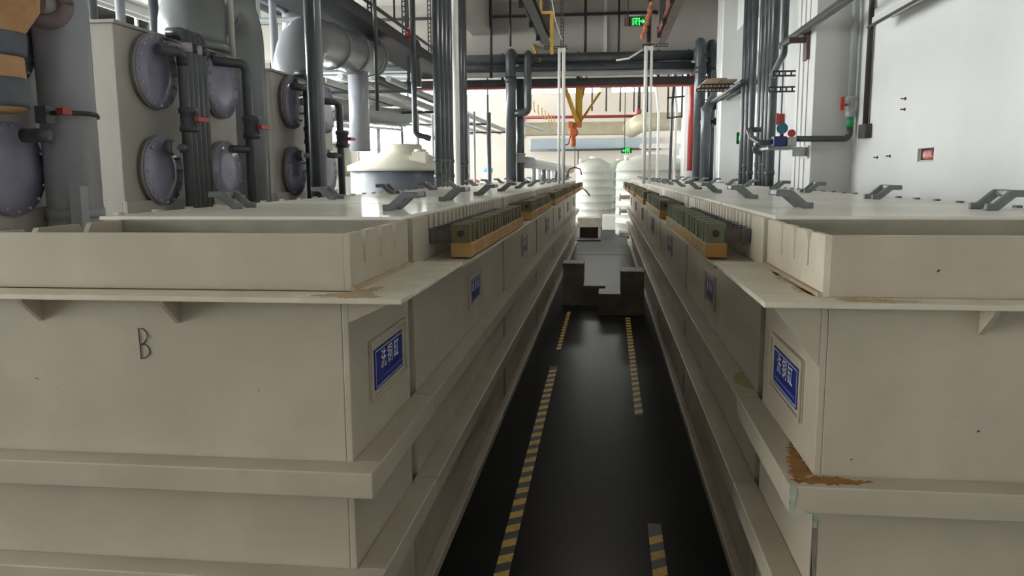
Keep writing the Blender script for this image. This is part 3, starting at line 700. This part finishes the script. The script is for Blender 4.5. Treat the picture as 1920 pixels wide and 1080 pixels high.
for k, y in enumerate((12.4, 16.6, 20.8, 25.0)):
    t = thing('pipe_rack', '%s hanging steel frame under the left overhead pipes' % ORD[k], 'pipe rack', (-4.1, y, 3), 'frames of the left overhead rack')
    MB().box(-5.2, -3.0, y, y + .05, 2.90, 2.95).build('cross_bar', 'steel', t)
    for x in (-5.15, -3.05): MB().box(x - .02, x + .02, y + .005, y + .045, 2.95, 4.89).build('hanger', 'steel', t)
for k in range(8):
    x = -4.5 + .27 * k; r = [.03, .045, .025, .05][k % 4]
    o = MB().tube([(x, 17.6 + .35 * (k % 3), 0), (x, 17.6 + .35 * (k % 3), 3.0)], r, seg=10).build('riser_pipe', ['pvc', 'pvcl', 'pvc2', 'pvc'][k % 4])
    tag(o, '%s thin upright pipe from the left in the bright bay beyond the conical tank' % ORD[k], 'pipe', 'thin upright pipes beyond the conical tank')
t = thing('valve_pipe', 'dark elbow pipe standing above the left overhead rack', 'pipe', (-2.9, 12.6, 3.4))
MB().tube([(-3.5, 12.6, 3.68), (-2.95, 12.6, 3.72), (-2.95, 12.6, 3.0)], .06, .1).build('pipe', 'pvc', t)
t = thing('sprinkler_pipe', 'thin dark sprinkler pipe with a red head under the ceiling, left', 'sprinkler pipe', (-2.75, 10, 4.0))
MB().tube([(-2.75, 6.0, 3.62), (-2.75, 15.3, 3.62)], .022).build('pipe', 'steel', t)
MB().lathe([(.03, -.1), (.06, -.06), (.06, .05), (.02, .09)], (-2.73, 11.3, 3.60), 'z', 14).build('sprinkler_head', 'red', t, label='red sprinkler head')
for y in (9.2, 10.5, 13.0): MB().tube([(-2.75, y, 3.62), (-2.75, y, 4.9)], .014, seg=8).build('hanger', 'steel', t)
# uprights at the upper left
for k, (x, y, r, m_) in enumerate(((-4.9, 5.9, .035, 'pvc'), (-4.35, 6.6, .04, 'pvc'), (-4.1, 6.6, .04, 'pvc2'), (-3.8, 6.6, .04, 'pvc'), (-3.95, 8.9, .04, 'pvc'), (-3.72, 8.9, .04, 'pvc2'), (-2.62, 7.08, .05, 'pvc'), (-2.60, 7.20, .04, 'pvc2'))):
    o = MB().tube([(x, y, 0), (x, y, ZC)], r).build('riser_pipe', m_)
    tag(o, ('%s dark upright pipe from the left rising behind the scrubber tower tops' % ORD[k]) if x < -3 else ['thick', 'thinner'][k - 6] + ' dark upright pipe passing in front of the grey elbow duct', 'pipe', 'upright pipes around the towers')
o = MB().tube([(-4.2, 9.6, ZC + .02), (-4.2, 9.6, 3.5), (-3.62, 9.6, 3.5), (-3.62, 9.6, 2.9)], .03, .06).build('elbow_pipe', 'pvcl'); tag(o, 'pale grey right-angled pipe above the elbow duct', 'pipe')
t = thing('filter_housing', 'dark upright cylinder behind the elbow duct at top left', 'filter', (-4.1, 10.6, 2.7), 'dark housings at top left')
MB().lathe([(.19, 2.6), (.19, 4.0), (.12, 4.1), (.12, ZC + .02)], (-4.1, 10.6, 0), 'z', 24).build('housing', 'conb', t)

# ------------------------------------------------------------------ aisle overhead: rails, poles, sign, rope
for s, x, m_, lab in ((-1, -.86, 'steel', 'dark steel overhead rail ending above the left tank row'), (1, .76, 'steelr', 'maroon steel overhead rail ending above the right tank row')):
    t = thing('overhead_rail', lab, 'rail', (x, 8, 3.5), 'overhead rails')
    MB().box(x - .05, x + .05, -4.5, 11.9, 3.47, 3.485).box(x - .05, x + .05, -4.5, 11.9, 3.585, 3.60).box(x - .008, x + .008, -4.5, 11.9, 3.485, 3.585).build('beam', m_, t)
    MB().box(x - .10, x - .075, -4.5, 11.9, 3.50, 3.53).build('conductor_bar', 'steel' if s < 0 else 'redp', t)
    for y in (4.0, 8.0, 11.7): MB().box(x - .03 - .02, x + .03, y, y + .14, 3.60, 4.9 if y > 10 else 4.1 if 7.8 < y < 8.4 else 4.9).build('hanger_post', 'steel', t)
    for y in (9.0, 10.2, 11.2): MB().box(x - .11, x - .06, y, y + .03, 3.44, 3.58).build('clip', 'steel', t)
for s, xs, lab in ((-1, (-.70, -.635), 'left'), (1, (.545, .625), 'right')):
    t = thing('pole_bracket', 'slotted cross bracket holding the two white poles, %s of the aisle' % lab, 'bracket', (xs[0], 12.0, 3.45), 'pole brackets')
    a, b = (-.92, -.58) if s < 0 else (.50, .86)
    MB().strut((a, 12.05, 3.47), (b, 12.05, 3.47), .045, (0, 0, 1), .05).build('slotted_bar', 'steel', t)
    MB().strut((xs[1] - .03 + s * .0, 12.09, 3.47), (xs[1] - .03, 12.09, 4.89), .045, (1, 0, 0), .05).build('slotted_hanger', 'steel', t)
    MB().box(xs[0] - .02, xs[1] + .03, 12.0 - .03, 12.02, 3.40, 3.45).build('clamp', 'white', t)
    for k, x in enumerate(xs):
        o = MB().tube([(x, 11.98, 1.497), (x, 11.98, 3.45)], .026 if k == (1 if s < 0 else 0) else .02, seg=12).build('white_pole', 'white')
        tag(o, '%s of the two white poles standing on the %s tank row' % (('left one', 'right one')[k], lab), 'pole', 'white poles on the tank rows')
o = MB().tube([(.50, 12.1, 3.42), (.30, 12.1, 3.30), (.12, 12.1, 3.28)], .014, .03, seg=8).build('cord', 'white'); tag(o, 'white cord slanting left from the right poles', 'cord')
o = MB().tube([(-.66, 11.95, 3.55), (-.76, 11.95, 3.85), (-.82, 11.95, 4.2)], .007, seg=6).build('cord', 'white'); tag(o, 'thin white cord above the left poles', 'cord')
m = MB(); pts = []; rr = []
for k in range(15):
    f = k / 14; pts.append((.60 - .12 * f ** 1.4 + .012 * math.sin(k * 1.9), 11.93 + .01 * math.cos(k * 2.1), 4.04 - .50 * f)); rr.append(.018 + .022 * abs(math.sin(k * 1.3 + .4)))
m.tube(pts, rr, 0, 12); o = m.build('cloth_rope', 'rope'); tag(o, 'twisted orange cloth tied on the dark hanger above the right poles', 'cloth')
o = MB().tube([(.575, 11.95, 3.5), (.575, 11.95, 4.9)], .028).build('hanger_pipe', 'steel'); tag(o, 'dark hanger pipe the orange cloth is tied to', 'pipe')
o = MB().tube([(.36, 11.9, 4.93), (.38, 11.9, 4.32), (.46, 11.9, 4.24), (.50, 11.9, 4.4), (.52, 11.9, 4.93)], .012, .05, seg=8).build('cable_loop', 'black'); tag(o, 'black cable looping under the ceiling beside the orange cloth', 'cable')
t = thing('yellow_bracket', 'yellow angle-iron bracket hanging above the left poles', 'bracket', (-.78, 11.5, 3.9))
MB().bar((-.93, 11.5, 3.86), (-.76, 11.5, 3.86), .035).bar((-.775, 11.5, 3.86), (-.775, 11.5, 3.3), .045).build('angle_iron', 'yellowp', t)
MB().bar((-.93, 11.5, 3.86), (-.93, 11.5, 4.9), .03).build('hanger', 'yellowp', t)
o = MB().bar((-1.42, 15.82, 4.10), (-1.26, 15.40, 3.74), .05).build('yellow_brace', 'yellowp'); tag(o, 'short slanted rusty-yellow brace beside the right looping pipe', 'brace')
o = MB().tube([(-2.13, 15.0, 3.4), (-2.13, 15.0, ZC)], .03).build('hanger_pipe', 'steel'); tag(o, 'thin dark pipe hanging left of the looping pipes', 'pipe')
o = MB().tube([(-1.78, 15.1, 3.97), (-1.78, 15.1, ZC)], .02).build('hanger_rod', 'steel'); tag(o, 'dark rod holding the left looping pipe to the ceiling', 'rod')
o = MB().tube([(-.42, 15.5, 3.9), (-.42, 15.5, ZC)], .028).build('hanger_rod', 'steel'); tag(o, 'dark rod hanging right of the left poles at the cross beam', 'rod')
o = MB().tube([(.20, 15.6, 3.9), (.20, 15.6, ZC)], .02).build('hanger_rod', 'steel'); tag(o, 'thin dark rod at the middle of the cross beam', 'rod')
o = MB().box(-.08, -.02, 15.76, 15.80, 3.93, ZC).build('conduit_strip', 'wall'); tag(o, 'pale vertical strip on the middle of the cross beam', 'strip')

def exit_sign(x, y, z, w, h, lab, flip=False, face=-1):
    t = thing('exit_sign', lab, 'exit sign', (x, y, z), None)
    MB().box(x - w / 2, x + w / 2, y, y + .03, z - h / 2, z + h / 2).build('sign_box', 'gsign', t, bevel=.003)
    s = w / .34; f = -1 if flip else 1; yy = y - .003
    def R(mb, a, b, c, d): mb.box(x + min(f * a, f * b) * s, x + max(f * a, f * b) * s, yy, y, z + c * s, z + d * s)
    m = MB(); R(m, -.10, -.085, -.07, .06); R(m, .015, .03, -.07, .06); R(m, -.085, .015, .045, .06)
    m.build('door_symbol', 'glow', t, label='lit green door symbol')
    P = lambda a, b: (x + f * a * s, yy + .002, z + b * s)
    m = MB().lathe([(.011 * s, -.002), (.011 * s, .002)], P(-.03, .028), 'y', 12)
    for q in ([(-.035, .015), (-.045, -.02)], [(-.035, .012), (-.012, .0), (-.0, .008)], [(-.038, .012), (-.06, .005), (-.07, -.01)], [(-.045, -.02), (-.025, -.035), (-.028, -.062)], [(-.045, -.02), (-.058, -.04), (-.078, -.045)]):
        for a, b in zip(q, q[1:]): m.bar(P(*a), P(*b), .012 * s, .004)
    m.build('running_figure', 'glow', t, label='lit green running figure')
    m = MB(); R(m, .045, .09, -.012, .012); A = [P(.085, .04), P(.135, 0), P(.085, -.04)]
    m.prism([(p[0], p[2]) for p in A], 'y', yy, y)
    m.build('arrow', 'glow', t, label='lit green arrow')
    return t
t = exit_sign(.425, 12.0, 3.80, .26, .13, 'lit green exit sign with right arrow hanging near the ceiling')
MB().box(.23, .315, 12.0, 12.05, 3.745, 3.86).build('end_box', 'maroon', t); MB().box(.30, .46, 11.985, 12.03, 3.868, 3.888).build('top_strip', 'pvcl', t)
MB().tube([(.28, 12.02, 3.86), (.28, 12.02, 4.9)], .008, seg=8).build('hanger', 'steel', t)
t = exit_sign(.60, 25.0, 2.335, .32, .16, 'small lit green exit sign hanging before the far wall', True)
MB().tube([(.54, 25.01, 2.41), (.54, 25.01, 4.9)], .012, seg=8).build('hanger', 'steel', t)

# far monorail hoist
t = thing('hoist_gantry', 'yellow painted crane post with slanted braces over the far aisle', 'crane', (-.62, 17.2, 3))
MB().box(-.66, -.52, 17.2, 17.34, 2.70, ZC + .01).build('post', 'yellowp', t)
MB().bar((-1.0, 17.2, 3.75), (-.62, 17.2, 2.72), .09).build('brace', 'yellowp', t); MB().bar((-.15, 17.4, 3.35), (-.55, 17.3, 2.75), .045).build('brace', 'yellowp', t); MB().bar((-.42, 17.35, 3.7), (-.60, 17.3, 3.0), .06).build('brace', 'yellowp', t)
MB().box(-1.15, -.45, 17.1, 17.2, 3.68, 3.80).build('arm', 'yellowp', t)
t = thing('chain_hoist', 'orange chain hoist hanging from the yellow crane over the far aisle', 'hoist', (-.66, 17.0, 2.5))
MB().box(-.82, -.52, 16.95, 17.08, 2.60, 2.70).box(-.80, -.70, 16.9, 16.95, 2.58, 2.72).build('trolley', 'orange', t, bevel=.01)
MB().lathe([(.06, -.09), (.10, -.07), (.10, .07), (.06, .09)], (-.69, 17.0, 2.50), 'y', 20).build('motor', 'orange', t)
MB().lathe([(.02, 2.20), (.06, 2.23), (.065, 2.36), (.03, 2.41)], (-.70, 17.0, 0), 'z', 16).build('hook_block', 'orange', t)
MB().tube([(-.66, 17.0, 2.45), (-.66, 17.0, 1.75)], .008, seg=6).tube([(-.75, 17.0, 2.45), (-.80, 17.0, 2.22), (-.88, 17.0, 2.25)], .012, .06, seg=6).build('chain', 'steel', t)
MB().tube([(-.82, 17, 1.62), (-.78, 17, 1.74), (-.66, 17, 1.78), (-.54, 17, 1.74), (-.52, 17, 1.62)], .014, .05, seg=8).build('lifting_ring', 'redp', t)
t = thing('hook_row', 'row of small yellow hooks on a pale rail left of the crane', 'hooks', (-1.6, 19, 3))
MB().bar((-1.95, 16.5, 2.72), (-1.60, 20.5, 2.75), .10, .05).build('rail', 'pvcl', t)
for k in range(9): MB().tube([(-1.72 + .02 * k, 17.0 + .9 * k, 3.3), (-1.72 + .02 * k, 17.0 + .9 * k, 3.12), (-1.69 + .02 * k, 17.0 + .9 * k, 3.05)], .014, seg=6).build('hook', 'yellowp', t)

# far wall services
t = thing('wrapped_duct', 'wide beige wrapped duct across the far wall with a bulging right end', 'duct', (0, 26, 3))
MB().box(-2.6, .95, 25.7, 26.25, 2.86, 3.26).build('flat_duct', 'beige', t, bevel=.03)
MB().tube([(.75, 25.75, 3.02), (.95, 24.75, 3.12), (1.35, 24.6, 3.16), (2.2, 24.6, 3.16)], .27, .35, 26).build('round_duct', 'beige', t)
MB().lathe([(.29, -.03), (.29, .03)], (1.5, 24.6, 3.16), 'x', 26).build('duct_ring', 'beige', t)
o = MB().tube([(-2.6, 25.5, 3.40), (1.0, 25.5, 3.40)], .05).build('cross_pipe', 'redp'); tag(o, 'dull red pipe above the beige duct on the far wall', 'pipe')
o = MB().tube([(-2.6, 27.7, 2.44), (1.8, 27.7, 2.46)], .035).build('cross_pipe', 'pvc'); tag(o, 'thin dark pipe under the pale blue band on the far wall', 'pipe')
o = MB().tube([(-.96, 27.7, 2.44), (-.96, 27.7, 0)], .02, seg=8).build('hose_drop', 'pvc'); tag(o, 'thin dark drop pipe on the far wall left of the storage tanks', 'pipe')
for k in range(5):
    x = -.45 + .42 * k
    o = MB().tube([(x, 24.6 + .2 * k, 3.5), (x, 24.6 + .2 * k, 4.9)], .022, seg=8).build('hanger_rod', 'steel'); tag(o, '%s thin dark hanger rod from the left before the far wall' % ORD[k], 'rod', 'hanger rods at the far wall')

t = thing('valve_drop', 'short dark drop pipe with a red collar above the bulging end of the beige duct', 'pipe', (.93, 24.3, 3.5))
MB().tube([(.93, 24.3, 3.42), (.93, 24.3, ZC + .02)], .045).build('pipe', 'steel', t); MB().lathe([(.05, 3.36), (.08, 3.38), (.08, 3.5), (.05, 3.52)], (.93, 24.3, 0), 'z', 16).build('collar', 'redp', t)

# storage tanks
def ptank(x, y, r, h, m_, lab, extra=True):
    t = thing('storage_tank', lab, 'storage tank', (x, y, 0), 'white plastic storage tanks')
    pr = [(r * .98, 0), (r, .03)]
    k = 7
    for i in range(k):
        z = .12 + (h - .35) * i / k; d = (h - .35) / k
        pr += [(r, z), (r, z + d * .82), (r * 1.018, z + d * .88), (r * 1.018, z + d * .94)]
    pr += [(r, h - .2), (r * .97, h - .08), (r * .85, h), (r * .35, h + .16)]
    MB().lathe(pr, (x, y, 0), 'z', 44).build('tank_shell', m_, t)
    MB().lathe([(r * .26, h + .12), (r * .26, h + .2), (r * .22, h + .22)], (x, y, 0), 'z', 28).build('manhole_lid', 'white', t)
    if extra: MB().lathe([(.07, h - .02), (.07, h + .14), (.04, h + .15)], (x - r * .72, y - r * .3, 0), 'z', 14).build('vent_cap', 'white', t)
ptank(1.24, 22.1, .98, 1.98, 'poly', 'large white round storage tank behind the far end of the right row')
ptank(-.38, 25.2, .56, 1.95, 'poly', 'white round storage tank at the left, against the far wall')
ptank(.44, 26.4, .50, 1.9, 'polyg', 'greenish white round tank half hidden between the other two', False)
t = thing('tank_walkway', 'white channel lying across the top of the right storage tank', 'channel', (1.2, 21.4, 2.2))
MB().box(.85, 1.9, 21.2, 21.35, 2.28, 2.40).build('channel', 'white', t)
MB().box(.9, 1.0, 21.2, 21.35, 2.15, 2.28).build('leg', 'white', t); MB().box(1.75, 1.85, 21.2, 21.35, 2.10, 2.28).build('leg', 'white', t)
# pail with aqua lid and pink flowers behind the left row
t = thing('pail', 'white pail with an aqua lid standing behind the left row', 'pail', (-3.1, 21.0, 0))
MB().lathe([(.10, 1.48), (.13, 1.78)], (-3.1, 21, 0), 'z', 20).build('pail_body', 'white', t)
MB().lathe([(.14, 1.70), (.14, 1.80), (.10, 1.82)], (-3.1, 21, 0), 'z', 20).build('pail_lid', 'aqua', t)
MB().box(-3.4, -2.8, 20.8, 21.2, 0, 1.48).build('stand', 'white', t)
t = thing('pink_rags', 'small heap of pink scraps behind the left row, left of the pail', 'scraps', (-3.5, 20, 1.4))
m = MB()
for k in range(14): m.lathe([(.01, 0), (.05, .03), (.04, .06), (.01, .07)], (-3.55 + .35 * random.random(), 20 + .2 * random.random(), 1.42 + .04 * random.random()), 'z', 7)
m.build('petals', 'pinkf', t); MB().box(-3.7, -3.1, 19.9, 20.3, 0, 1.43).build('stand', 'white', t)
o = MB().tube([(-2.85, 27.98, 4.5), (-2.85, 27.98, 2.9), (-3.1, 27.98, 2.9)], .03, seg=6).build('conduit', 'pvc'); tag(o, 'thin hooked conduit on the far white wall left of the loops', 'conduit')

# ------------------------------------------------------------------ right wall services
t = thing('service_pipe', 'dark metal pipe running along the right wall to the column', 'pipe', (1.8, 4, 2.93))
MB().tube([(1.80, -4.5, 2.90), (1.80, 8.9, 2.96)], .038).build('pipe', 'pvc', t)
MB().box(1.70, XW - .37, 8.05, 8.10, 2.86, 2.91).box(1.85, 1.878, 8.0, 8.15, 2.70, 2.98).build('bracket', 'steelr', t)
o = MB().tube([(1.86, 7.70, 3.0), (1.86, -4.5, 2.95)], .022).build('service_pipe', 'steel'); tag(o, 'thinner dark pipe close behind the pipe along the right wall', 'pipe')
o = MB().tube([(1.80, 8.75, ZC), (1.80, 8.75, 2.86), (1.80, 9.3, 2.70)], .036, .06).build('elbow_pipe', 'pvc'); tag(o, 'dark vertical pipe with bottom elbow left of the near column', 'pipe')
def bracket(y, z, lab):
    t = thing('wall_bracket', lab, 'bracket', (2.0, y, z), 'slotted brackets on the right wall')
    MB().strut((1.42 if 12 < y < 14 else 1.70, y, z), (2.22, y, z), .06, (0, 0, 1), .06).build('slotted_arm', 'steel', t)
    MB().strut((2.22, y, z - .05), (2.22, y, z + .5), .06, (0, 1, 0), .06).build('slotted_back', 'steel', t)
bracket(8.75, 2.66, 'slotted black bracket on the wall right behind the near column, upper')
bracket(8.95, 2.52, 'slotted black bracket just under the upper one by the near column')
bracket(14.9, 3.72, 'large slotted black bracket on the right wall beside the looping pipes')
bracket(13.4, 2.96, 'second slotted black bracket under the wooden boards on the right')
bracket(14.75, 2.9, 'slotted black bracket on the right wall above the red valve')
bracket(14.8, 2.4, 'slotted black bracket on the right wall below the red valve')
t = thing('wall_conduit', 'pale grey conduit down the wall corner with red-handled valve and dark elbow', 'pipe', (2.19, 7.7, 1.9))
MB().tube([(2.19, 7.70, ZC), (2.19, 7.70, 2.32)], .032).build('pale_pipe', 'pvcl', t)
MB().lathe([(.03, 2.14), (.045, 2.15), (.045, 2.2), (.036, 2.21), (.036, 2.28), (.045, 2.29), (.045, 2.32), (.03, 2.33)], (2.19, 7.70, 0), 'z', 18).build('valve', 'pvcl', t)
MB().bar((2.15, 7.68, 2.25), (2.10, 7.66, 2.25), .02).bar((2.10, 7.66, 2.20), (2.10, 7.66, 2.32), .03).build('valve_handle', 'red', t, label='red valve handle')
MB().lathe([(.03, 2.05), (.03, 2.14)], (2.19, 7.70, 0), 'z', 16).build('green_joint', 'green', t)
MB().tube([(2.19, 7.70, 2.06), (2.19, 7.70, 1.95), (1.72, 7.70, 1.955)], .027, .05).build('dark_pipe', 'pvc', t)
t = thing('pump_assembly', 'small blue and black dosing pump on a bracket by the near column', 'pump', (1.7, 7.75, 1.95))
MB().box(1.50, 1.76, 7.82, 8.2, 1.865, 1.885).box(1.866, 1.876, 7.85, 8.15, 1.78, 1.90).box(1.74, 1.87, 7.9, 7.92, 1.80, 1.885).build('bracket', 'galv', t)
MB().box(1.52, 1.64, 7.68, 7.8, 1.885, 1.98).build('pump_body', 'bluep', t, bevel=.012)
MB().box(1.64, 1.72, 7.66, 7.82, 1.885, 1.97).build('gearbox', 'galv', t, bevel=.008)
MB().lathe([(.05, -.012), (.05, .012)], (1.595, 7.70, 2.05), 'y', 20).build('gauge', 'teal', t, label='round teal gauge')
MB().tube([(1.595, 7.71, 1.97), (1.595, 7.71, 2.03)], .018).build('gauge_stem', 'pvc', t)
MB().lathe([(.035, -.01), (.035, .01)], (1.68, 7.70, 2.005), 'y', 12).build('knob', 'red', t, label='red knob')
MB().tube([(1.52, 7.74, 1.93), (1.42, 7.78, 1.92), (1.36, 7.9, 1.98), (1.36, 8.1, 2.06), (1.48, 8.1, 2.06)], .026, .04).tube([(1.42, 7.8, 1.92), (1.36, 7.85, 1.85), (1.45, 7.85, 1.83)], .024, .03).build('suction_pipe', 'pvc', t)
t = thing('switch_conduit', 'dark conduit hanging down the right wall to a square dark box', 'conduit', (2.2, 7.36, 2.0))
MB().tube([(2.22, 7.36, ZC), (2.22, 7.36, 2.03)], .024).build('conduit', 'darkbox', t)
MB().box(2.19, XW, 7.27, 7.45, 1.94, 2.06).build('junction_box', 'darkbox', t, bevel=.004)
t = thing('alarm_sounder', 'red round alarm sounder on the right wall left of the near column', 'alarm', (2.2, 10.8, 2.33))
MB().tube([(2.22, 10.8, 3.9), (2.22, 10.8, 0)], .010, seg=8).build('wire', 'pvc', t)
MB().box(2.18, XW - .005, 10.74, 10.86, 2.27, 2.39).build('base', 'redp', t); MB().lathe([(.075, 0), (.075, -.09), (.05, -.11)], (2.18, 10.8, 2.33), 'x', 20).build('horn', 'red', t)
# recessed red unit in the wall
t = thing('wall_call_point', 'red plastic unit in a broken square hole in the right wall', 'call point', (2.3, 6.1, 1.8))
MB().box(XW + .01, XW + .125, 5.935, 6.195, 1.725, 1.732).box(XW + .01, XW + .125, 6.18, 6.195, 1.732, 1.81).build('back_box', 'galv', t)
MB().box(XW - .012, XW + .1, 5.935, 6.10, 1.735, 1.802).build('unit', 'redgl', t, bevel=.02)
MB().box(XW - .004, XW + .02, 5.925, 5.95, 1.785, 1.812).build('clip', 'steel', t)
MB().box(XW - .006, XW, 5.93, 6.22, 1.815, 1.821).build('paint_flap', 'wall', t)
for k, (y, z, lab) in enumerate(((6.52, 2.20, 'upper of two black wall plugs, one above the other, right wall'), (6.52, 2.12, 'lower of two black wall plugs, one above the other, right wall'), (7.08, 1.77, 'left of two low black wall plugs on the right wall'), (6.78, 1.775, 'right of two low black wall plugs on the right wall'))):
    t = tag(MB().lathe([(.012, 0), (.012, -.006), (.005, -.008), (.005, -.035)], (XW, y, z), 'x', 10).build('wall_plug', 'marker'), lab, 'screw', 'wall plugs on the right wall')
t = thing('wall_lamp', 'long white lamp housing on the right wall at the top edge', 'lamp', (2.2, 6.2, 2.85))
MB().box(2.10, XW, 4.4, 6.9, 2.86, 2.93).build('housing', 'wall', t, bevel=.01); MB().box(2.07, 2.12, 4.45, 6.85, 2.80, 2.86).build('diffuser', 'diff', t, bevel=.01)
MB().box(2.05, 2.07, 4.4, 6.9, 2.785, 2.80).build('edge_strip', 'steel', t)
MB().tube([(2.20, 6.55, 2.93), (2.20, 6.55, 4.9)], .02).build('conduit', 'wall', t)
t = exit_sign(1.97, 12.2, 2.15, .17, .17, 'green exit sign panel partly hidden behind the right pipe bundle')
MB().tube([(1.97, 12.21, 2.23), (1.97, 12.21, 4.9)], .008, seg=6).build('hanger', 'steel', t)
o = MB().box(XW - .375, XW - .369, 14.1, 14.35, 1.52, 1.68).build('sticker', 'aqua'); tag(o, 'small aqua notice sticker low on the far right column', 'sticker')
o = MB().tube([(1.84, 18.1, 1.7), (1.84, 18.1, ZC)], .085, seg=16).build('fire_pipe', 'redp'); tag(o, 'thick red fire pipe standing before the far right wall', 'pipe')
o = MB().tube([(1.84, 18.1, 0), (1.84, 18.1, 1.7)], .11, seg=16).build('sleeve_pipe', 'pvcl'); tag(o, 'pale grey sleeve pipe under the red fire pipe', 'pipe')
t = thing('valve_line', 'twin dark pipes with a red valve between the right looping pipes and wall', 'valve', (1.9, 14.6, 2.7))
MB().tube([(1.62, 14.5, 2.74), (2.2, 14.5, 2.82)], .04).tube([(1.62, 14.5, 2.52), (2.2, 14.5, 2.55)], .04).build('pipe', 'pvc', t)
MB().lathe([(.04, -.1), (.08, -.06), (.08, .06), (.04, .1)], (2.03, 14.48, 2.67), 'x', 16).build('valve_body', 'red', t, label='red valve body')
MB().lathe([(.07, -.1), (.07, .1)], (1.93, 14.5, 2.53), 'x', 16).build('coupling', 'pvc', t)
t = thing('tee_pipe', 'thick grey pipe with angled elbow standing before the right looping pipes', 'pipe', (1.72, 14.3, 0))
MB().tube([(1.70, 14.4, 1.497), (1.70, 14.4, 2.72), (1.85, 14.5, 2.95), (1.88, 14.6, 3.4)], .085, .1, 18).build('pipe', 'pvc', t)
for k, (x, z, y) in enumerate(((1.44, 2.992, 12.3), (1.68, 2.992, 12.4), (1.54, 3.017, 12.45))):
    o = MB().box(x, x + .22, y, y + 1.5, z, z + .024).build('wooden_board', 'wood', bevel=.003)
    tag(o, ['bare wooden board nearest the aisle, lower of the pair on the right wall brackets', 'bare wooden board nearest the wall on the right wall brackets', 'bare wooden board lying on top of the other two boards'][k], 'board', 'boards on the right brackets')
bracket(12.8, 2.96, 'slotted black bracket carrying the near end of the wooden boards')
for k in range(3):
    o = MB().tube([(1.80 + .10 * k, 11.3, 2.86), (1.80 + .10 * k, 15.0, 2.86)], .032, seg=12).build('service_pipe', ['pvc', 'pvc', 'pvc'][k]); tag(o, '%s lengthwise pipe from the aisle passing below the wooden boards' % ORD[k], 'pipe', 'pipes below the wooden boards')
for k, (x, y) in enumerate(((1.30, 17.0), (1.42, 17.4), (1.16, 19.0))):
    o = MB().tube([(x, y, 1.0), (x + .02, y, 3.0), (x - .1 + .2 * (k == 0), y, 4.0)], .03, .1, seg=10).build('riser_pipe', ['pvc', 'white', 'white'][k]); tag(o, '%s thin upright pipe right of the right poles' % ['dark', 'nearer white', 'farther white'][k], 'pipe', 'thin uprights at the far right')
o = MB().bar((1.2, 16.8, 3.15), (1.55, 16.8, 3.18), .03).bar((1.2, 16.8, 2.75), (1.5, 16.8, 2.78), .03).bar((1.22, 16.8, 2.75), (1.22, 16.8, 3.9), .03).bar((1.5, 16.8, 2.75), (1.5, 16.8, 3.9), .03).build('pipe_hanger', 'steel'); tag(o, 'small dark hanging support beyond the right poles', 'frame')

# ------------------------------------------------------------------ camera, light
F, PITCH, YAW, ROLL = 1500., 8.122, 6.705, .3
cam = bpy.data.cameras.new('camera'); co = bpy.data.objects.new('camera', cam); COL.objects.link(co)
cam.sensor_width = 36; cam.lens = F / 1920 * 36; cam.clip_start = .05; cam.clip_end = 200
co.matrix_world = Matrix.Translation((0, 0, 1.65)) @ Matrix.Rotation(math.radians(YAW), 4, 'Z') @ Matrix.Rotation(math.radians(90 - PITCH), 4, 'X') @ Matrix.Rotation(math.radians(-ROLL), 4, 'Z')
SC.camera = co
w = bpy.data.worlds.new('sky'); SC.world = w; w.use_nodes = True
w.node_tree.nodes['Background'].inputs[0].default_value = (1, .975, .945, 1)
w.node_tree.nodes['Background'].inputs[1].default_value = 33.
def portal(x, y, z, sx, sy, rot):
    l = bpy.data.lights.new('daylight_portal', 'AREA'); l.shape = 'RECTANGLE'; l.size = sx; l.size_y = sy; l.cycles.is_portal = True
    o = bpy.data.objects.new('daylight_portal', l); COL.objects.link(o); o.location = (x, y, z); o.rotation_euler = rot
portal(XL - .02, 11.5, 1.9, 2.0, 32.4, (0, math.radians(-90), 0)); portal(XL - .02, 15.0, 4.02, 1.45, 26., (0, math.radians(-90), 0))
portal((XL + 1.6) / 2, YE + .05, 4.6, 10.6, .49, (math.radians(-90), 0, 0)); portal(-7.55, YE + .05, 2.52, 2.5, 3.2, (math.radians(-90), 0, 0))
# unseen fill lights below the ceiling, added to brighten the hall
for k, (x, y, e) in enumerate(((-.1, 10.0, 40), (-.1, 18.5, 35), (-.1, 24.5, 15), (-5.5, 11.5, 40), (-5.5, 19.0, 80))):
    l = bpy.data.lights.new('fill_light', 'AREA'); l.shape = 'RECTANGLE'; l.size = .3; l.size_y = 1.2; l.energy = e; l.color = (1, .95, .9)
    o = bpy.data.objects.new('fill_light', l); COL.objects.link(o); o.location = (x, y, 4.85)
vs = SC.view_settings; vs.view_transform = 'Standard'; vs.look = 'None'; vs.gamma = 1; vs.use_curve_mapping = False; vs.exposure = 0.
SC.cycles.max_bounces = 10; SC.cycles.diffuse_bounces = 6; SC.cycles.transparent_max_bounces = 12
